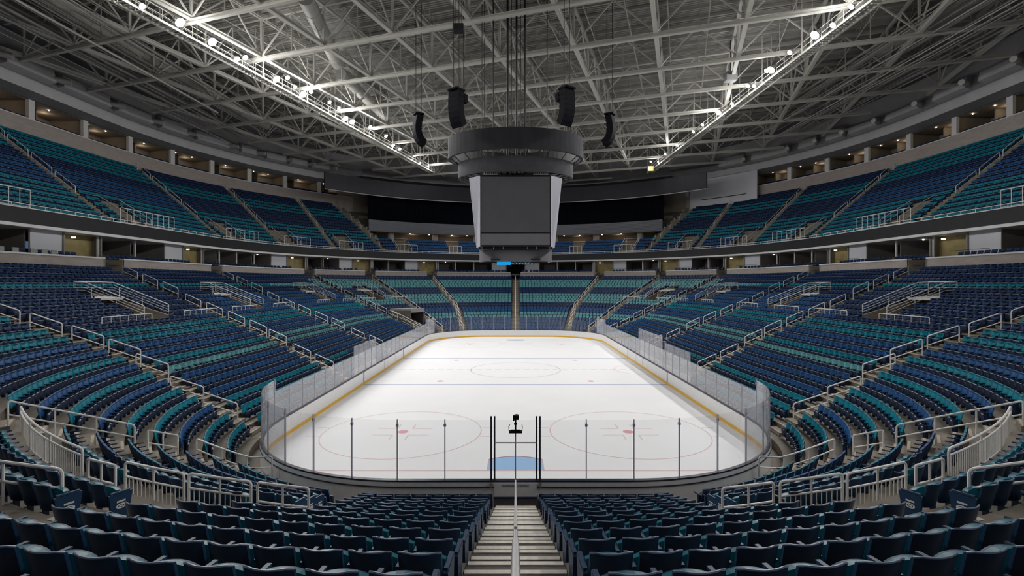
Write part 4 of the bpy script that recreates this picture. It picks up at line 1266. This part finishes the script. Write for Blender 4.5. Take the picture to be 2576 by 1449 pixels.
mb = MB(); mb.tube([(-.38, 0, 0), (-.38, 0, -.5), (.38, 0, -.5), (.38, 0, 0)], .03, 5); ME_YOKE = mb.mesh('yoke', M['trussd'], True)
LAMPS = {'left': [-57, -50, -43, -36, -30, -24, -18.5, -13.5, -9.0, -6.6, -3.2, .6, 3.6, 4.8, 6.8, 9.8, 11.6, 13.0, 14.6, 16.2, 20.0, 22.3, 24.0, 25.6, 31.0, 36.0, 38.6, 41.0, 47.0, 50.0, 54.0],
         'right': [-57, -50, -43, -36, -30, -23.5, -17.5, -12.0, -5.8, -3.4, -.8, 3.6, 7.2, 8.2, 11.0, 12.6, 17.0, 21.4, 27.0, 30.6, 38.5, 44.5, 49.0, 54.0]}  # farthest pair on each side is added to brighten the far stand
BIG = {'left': (-3.2, .6, 9.8, 14.6, 25.6, 24.0), 'right': (-.8, 7.2, 21.4)}
SPOT = bpy.data.lights.new('rink_spot', 'SPOT'); SPOT.energy = SPOT_POWER; SPOT.spot_size = R(125); SPOT.spot_blend = 1.0; SPOT.shadow_soft_size = .5; SPOT.color = (1, .985, .965)
ROOF_FILL = bpy.data.lights.new('roof_fill', 'POINT'); ROOF_FILL.energy = ROOF_FILL_POWER*1.6; ROOF_FILL.shadow_soft_size = .3  # fill light added beside the fixtures to brighten the roof
for s, ys in LAMPS.items():
    a, b = map(Vector, CW[s])
    for k, y in enumerate(ys):
        f = (y-a.y)/(b.y-a.y); p = a.lerp(b, f); inward = -1 if s == 'right' else 1
        big = y in BIG[s]
        p = p + Vector((inward*(.75+.25*rnd.random()), 0, rnd.choice((.2, .6, 1.5, .9)) if not big else .6))
        if y < -22: tgt = Vector((inward*rnd.uniform(-4, 4), y*.55-rnd.uniform(2, 14), 3))  # unseen lamps, added to light the near seats and boards
        elif y > 43: tgt = Vector((inward*rnd.uniform(0, 20), y+rnd.uniform(-4, 4), 5))
        else: tgt = Vector((inward*rnd.uniform(-2, 9), max(-26, min(26, y*.62+rnd.uniform(-6, 6)-3)), 0))
        beam = (tgt-p).normalized(); t = empty('rink_light', p)
        tag(t, 'bright round rink light, %s from the camera on the %s catwalk' % (ORD[k+1], s), 'light', 'rink lights')
        sc_ = 1.3 if big else rnd.uniform(.72, .95)
        Mx = Matrix.Translation(p) @ beam.to_track_quat('Z', 'Y').to_matrix().to_4x4() @ Matrix.Scale(sc_, 4)
        put('housing', ME_HOUS, t, Mx); put('lens', ME_LENS, t, Mx); put('yoke', ME_YOKE, t, Mx)
        L = bpy.data.objects.new('rink_spot', SPOT); C.objects.link(L); L.parent = t
        L.location = beam*.45; L.rotation_euler = beam.to_track_quat('-Z', 'Y').to_euler()
        if k % 2 and not big: continue
        L = bpy.data.objects.new('roof_fill', ROOF_FILL); C.objects.link(L); L.parent = t; L.location = Vector((inward*1.3, 0, -.5))
t = empty('control_box', (26.3, 11, 33.8)); tag(t, 'pale grey equipment box hung beside the right catwalk', 'box')
mb = MB(); mb.box((26.3, 11, 33.9), (1.3, 1.0, 1.0)); mb.build('body', M['boxgrey'], t); mb = MB(); mb.tube([(26.3, 11, 34.4), (26.3, 11, TZ)], .05, 6); mb.build('hanger', M['cable'], t)
# warm light of the suites and the far concourse comes from their own ceilings
for i, (p, e) in enumerate(lampspots):
    ld = bpy.data.lights.new('room_light', 'POINT'); ld.energy = e*.6; ld.color = (1, .80, .58); ld.shadow_soft_size = .25
    L = bpy.data.objects.new('room_light', ld); C.objects.link(L); L.location = p

# ================================================================== SCOREBOARD
SBY = 0.0
sb = empty('scoreboard', (0, SBY, 10.9)); tag(sb, 'large grey centre-hung scoreboard with two rings above', 'scoreboard')
def oval_band(name, rx, ry, z0, z1, th, m, seg=64, yoff=0, panels=None):
    mb = MB()
    def e(t, r): return ((rx+r)*math.cos(t), SBY+yoff+(ry+r)*math.sin(t))
    n = panels or seg
    for k in range(seg):
        t0, t1 = 2*math.pi*k/seg, 2*math.pi*(k+1)/seg
        a0, a1, b0, b1 = e(t0, 0), e(t1, 0), e(t0, -th), e(t1, -th)
        mb.poly([(*a0, z0), (*a1, z0), (*a1, z1), (*a0, z1)], 0); mb.poly([(*b1, z0), (*b0, z0), (*b0, z1), (*b1, z1)], 1)
        mb.poly([(*a0, z1), (*a1, z1), (*b1, z1), (*b0, z1)], 0); mb.poly([(*b0, z0), (*b1, z0), (*a1, z0), (*a0, z0)], 2)
    return mb.build(name, [m, M['frame'], M['ring2']], sb, True)
oval_band('upper_ring', 6.75, 4.7, 20.95, 22.9, .28, M['ring'])
oval_band('lower_ring', 5.75, 3.85, 19.05, 20.5, .28, M['ring2'])
# main body: a faceted drum, front and back screens, splayed side panels
ZT, ZB = 18.75, 12.1
def facet(name, p, th, m):
    a, b, c, d = map(Vector, p); n = (b-a).cross(d-a).normalized()*th
    mb = MB(); mb.hexa([a-n, b-n, c-n, d-n, a, b, c, d]); return mb.build(name, m, sb)
for sy in (-1, 1):
    yf = SBY+sy*3.25; xs = -sy
    q = lambda x, z, dy=0: (x*-sy, yf+sy*dy, z)
    facet('main_screen', [q(-3.22, 13.42), q(3.22, 13.42), q(3.22, ZT-.1), q(-3.22, ZT-.1)], .12, M['screen'])
    facet('lower_screen', [q(-3.22, 12.25), q(3.22, 12.25), q(3.22, 13.32), q(-3.22, 13.32)], .12, M['screen2'])
    facet('front_frame', [q(-3.36, ZB, -.06), q(3.36, ZB, -.06), q(3.36, ZT, -.06), q(-3.36, ZT, -.06)], .10, M['frame'])
    for sx in (-1, 1):
        a, b, c, d = (sx*3.38, yf, ZB), (sx*3.72, yf-sy*.9, ZB-.05), (sx*4.42, yf-sy*.9, ZT-.05), (sx*3.38, yf, ZT)
        pp = [a, b, c, d] if sx*sy < 0 else [b, a, d, c]
        if sy > 0: pp = [a, b, c, d] if sx < 0 else [b, a, d, c]; 
        facet('side_panel', pp if sy < 0 else pp[::-1], .08, M['led_side'])
        mb = MB(); mb.tube([(sx*3.38, yf+sy*.01, ZB), (sx*3.38, yf+sy*.01, ZT)], .045, 6); mb.build('edge_trim', M['wallcap'], sb)
        mb = MB(); mb.tube([b, c], .03, 6); mb.build('edge_trim', M['wallcap'], sb)
for sx in (-1, 1):
    facet('end_screen', [(sx*3.74, SBY+sx*2.3, ZB), (sx*3.74, SBY-sx*2.3, ZB), (sx*4.44, SBY-sx*2.3, ZT), (sx*4.44, SBY+sx*2.3, ZT)][::-1], .1, M['screen'])
mb = MB(); mb.hexa([(-3.2, SBY-3.0, ZB+.1), (3.2, SBY-3.0, ZB+.1), (3.2, SBY+3.0, ZB+.1), (-3.2, SBY+3.0, ZB+.1), (-3.2, SBY-3.0, ZT), (3.2, SBY-3.0, ZT), (3.2, SBY+3.0, ZT), (-3.2, SBY+3.0, ZT)]); mb.build('core', M['frame'], sb)
mb = MB(); mb.box((0, SBY, ZT+.05), (7.0, 6.3, .1)); mb.build('top_plate', M['frame'], sb)
# open rigging between body and rings
for i in range(22):
    t = 2*math.pi*i/22; p0 = (3.0*math.cos(t), SBY+2.6*math.sin(t), ZT); p1 = (5.5*math.cos(t+.15), SBY+3.6*math.sin(t+.15), 19.4)
    mb = MB(); mb.tube([p0, p1], .05, 5); mb.build('strut', M['frame'], sb)
for i in range(18):
    t = 2*math.pi*i/18; mb = MB(); mb.tube([(5.5*math.cos(t), SBY+3.6*math.sin(t), 20.3), (6.5*math.cos(t), SBY+4.45*math.sin(t), 21.2)], .05, 5); mb.build('strut', M['frame'], sb)
for sx in (-1, 1):
    for yy in (-2.9, 2.9):
        mb = MB()
        for k in range(7): mb.tube([(sx*(1.7+k*.2), yy-.35, ZT+.12), (sx*(1.8+k*.2), yy-.35, ZT+.36)], .03, 4)
        mb.tube([(sx*1.65, yy-.35, ZT+.12), (sx*3.1, yy-.35, ZT+.12)], .03, 4); mb.tube([(sx*1.65, yy-.35, ZT+.36), (sx*3.1, yy-.35, ZT+.36)], .03, 4)
        mb.build('lattice', M['boxgrey'], sb)
# bottom drum, gap with fittings and the small blue sign under it
mb = MB(); mb.box((0, SBY, 11.97), (6.3, 5.6, .22)); mb.build('gap_plate', M['frame'], sb)
oval_band('bottom_drum', 3.62, 2.3, 10.78, 11.82, .25, M['screen2'])
mb = MB(); mb.box((0, SBY, 10.95), (4.8, 4.2, .1)); mb.build('bottom_plate', M['frame'], sb)
for x in (-2.1, -1.2, 1.95, 1.1):
    mb = MB(); mb.tube([(x, SBY-2.9, 11.85), (x+.05, SBY-2.9, 12.12)], .04, 6); mb.build('fitting', M['boxgrey'], sb)
mb = MB(); mb.box((-1.15, SBY-1.2, 10.60), (1.35, .12, .30)); mb.build('blue_sign', M['blueled'], sb)
mb = MB(); mb.box((.68, SBY-1.2, 10.62), (2.25, .12, .26)); mb.build('dark_sign', M['led'], sb)
mb = MB(); 
for k in range(15): mb.box((-.35+k*.145, SBY-1.28, 10.60+rnd.uniform(-.06, .06)), (rnd.uniform(.05, .11), .03, rnd.uniform(.06, .15)))
mb.build('sign_marks', M['blueled'], sb)
for x in (-1.15, .68): mb = MB(); mb.tube([(x, SBY-1.2, 10.7), (x, SBY-1.2, 11.0)], .03, 6); mb.build('sign_hanger', M['frame'], sb)
# suspension
for x, r in ((-.78, .11), (.10, .10), (.92, .09), (-2.2, .05), (3.1, .05), (-.4, .035), (.5, .03), (-3.3, .03)):
    mb = MB(); mb.tube([(x, SBY-1.0, 19.0), (x, SBY-1.0, TZ)], r, 8); mb.build('suspension_rod', M['cable'], sb, True)
for x in (-6, -3.6, 3.6, 6):
    mb = MB(); mb.tube([(x*.9, SBY+1.5, 22.8), (x*.9, SBY+1.5, TZ)], .03, 6); mb.build('suspension_cable', M['cable'], sb)

# ================================================================== LOUDSPEAKERS
def line_array(top, n, h, wd, dp, yaw, tilt0, dtilt, label, name='speaker_array', twin=False):
    t = empty(name, top); tag(t, label, 'loudspeaker', 'hanging loudspeaker arrays')
    Mz = Matrix.Rotation(yaw, 4, 'Z'); p = Vector((0, 0, 0)); ang = tilt0
    for k in range(n):
        ang = tilt0 + dtilt*k*k/n
        d = Vector((0, math.sin(ang), -math.cos(ang)))      # the array curves back under itself
        fwd = Vector((0, -math.cos(ang), -math.sin(ang)))
        a = p; b = p + d*h*.97
        w2 = wd/2; back = -fwd*dp
        mb = MB(); T = lambda q: tuple(Vector(top) + (Mz.to_3x3() @ Vector(q)))
        X = Vector((1, 0, 0))
        mb.hexa([T(b-X*w2), T(b+X*w2), T(b+X*w2*.85+back*.9-d*h*.08), T(b-X*w2*.85+back*.9-d*h*.08), T(a-X*w2), T(a+X*w2), T(a+X*w2*.85+back+d*h*.04), T(a-X*w2*.85+back+d*h*.04)])
        mb.build('cabinet', M['black'], t)
        p = p + d*h
    mb = MB(); mb.box(Vector(top)+Vector((0, 0, .12)) + Mz.to_3x3() @ Vector((0, dp*.4, 0)), (wd*.9, dp*1.3, .16), M=Mz.to_3x3()); mb.build('fly_frame', M['black'], t)
    if twin:
        mb = MB(); mb.box(Vector(top)+(Mz.to_3x3() @ Vector((0, dp*1.35, -.45))), (wd*.7, dp*.5, .75), M=Mz.to_3x3()); mb.build('rear_cabinet', M['black'], t)
    for dy in (.0, dp*.8):
        q = Vector(top) + (Mz.to_3x3() @ Vector((0, dy, .1))); mb = MB(); mb.tube([q, (q.x, q.y, TZ)], .03, 6); mb.build('cable', M['cable'], t)
line_array((-5.45, -6.2, 25.6), 7, .47, 1.25, .85, R(-38), R(-4), R(7.0), 'large black speaker array left above the scoreboard', twin=True)
line_array((4.75, -6.2, 25.75), 7, .47, 1.25, .85, R(38), R(-4), R(7.0), 'large black speaker array right above the scoreboard', twin=True)
line_array((-10.5, 2.5, 26.4), 10, .37, 1.0, .75, R(-60), R(-12), R(9.5), 'slim curved black speaker array at the far left of the scoreboard')
line_array((10.2, 2.5, 26.4), 10, .37, 1.0, .75, R(60), R(-12), R(9.5), 'slim curved black speaker array at the far right of the scoreboard')
t = empty('hung_box', (-5.1, -5.5, 30.7)); tag(t, 'small dark box hanging under the roof above the left speakers', 'box')
mb = MB(); mb.box((-5.1, -5.5, 31.4), (.95, .8, .6)); mb.build('body', M['led'], t)
for dx in (-.3, .3): mb = MB(); mb.tube([(-5.1+dx, -5.5, 31.6), (-5.1+dx, -5.5, TZ)], .03, 6); mb.build('cable', M['cable'], t)
t = empty('yellow_box', (27.3, 51, 31.3)); tag(t, 'small yellow box under the roof at the far right', 'box')
mb = MB(); mb.box((27.3, 51, 31.9), (1.1, .5, .95)); mb.build('body', M['yellowbox'], t); mb = MB(); mb.tube([(27.3, 51, 32.3), (27.3, 51, TZ)], .04, 6); mb.build('hanger', M['cable'], t)

# ================================================================== SMALL THINGS IN THE SUITES
def tv(g, o, z, wd, hg, label):
    x, y, nx, ny = path(o, g); Rm = Matrix.Rotation(math.atan2(ny, nx)-math.pi/2, 3, 'Z'); t = empty('television', (x, y, z)); tag(t, label, 'television')
    mb = MB(); mb.box((x, y, z), (wd, .06, hg), M=Rm); mb.build('casing', M['frame'], t)
    mb = MB(); mb.box((x-nx*.04, y-ny*.04, z), (wd*.93, .012, hg*.9), M=Rm); mb.build('picture', M['tv'], t)
    mb = MB(); mb.tube([(x, y, z+hg/2), (x, y, 13.3)], .03, 6); mb.build('hanger', M['frame'], t)
tv(8.784, 32.2, 12.2, 1.0, .75, 'lit television hanging in the suite at the left edge')
tv(3.158, 32.2, 12.0, 1.0, .6, 'lit television hanging in the suite at the right edge')
tv(2.303, 32.8, 12.2, .8, .45, 'small lit television in the second suite from the right')
for k, g in enumerate((8.451, 8.517, 8.602, 8.659, 8.71)):
    x, y, nx, ny = path(28.3, g); Rm = Matrix.Rotation(math.atan2(ny, nx)-math.pi/2, 3, 'Z')
    t = empty('lounge_chair', (x, y, 10.8)); tag(t, 'pale grey lounge chair behind the left parapet, %s from the picture edge' % ORD[k+1], 'chair', 'pale lounge chairs')
    mb = MB(); mb.box((x, y, 11.12), (.5, .5, .1), M=Rm); mb.build('seat', M['boxgrey'], t)
    mb = MB(); mb.box((x+nx*.22, y+ny*.22, 11.38), (.5, .08, .5), M=Rm); mb.build('backrest', M['boxgrey'], t)
    mb = MB()
    for sx in (-.2, .2):
        for sy in (-.2, .2): mb.tube([Vector((x, y, 10.8)) + Rm @ Vector((sx, sy, 0)), Vector((x, y, 11.1)) + Rm @ Vector((sx, sy, 0))], .02, 5)
    mb.build('legs', M['post'], t)
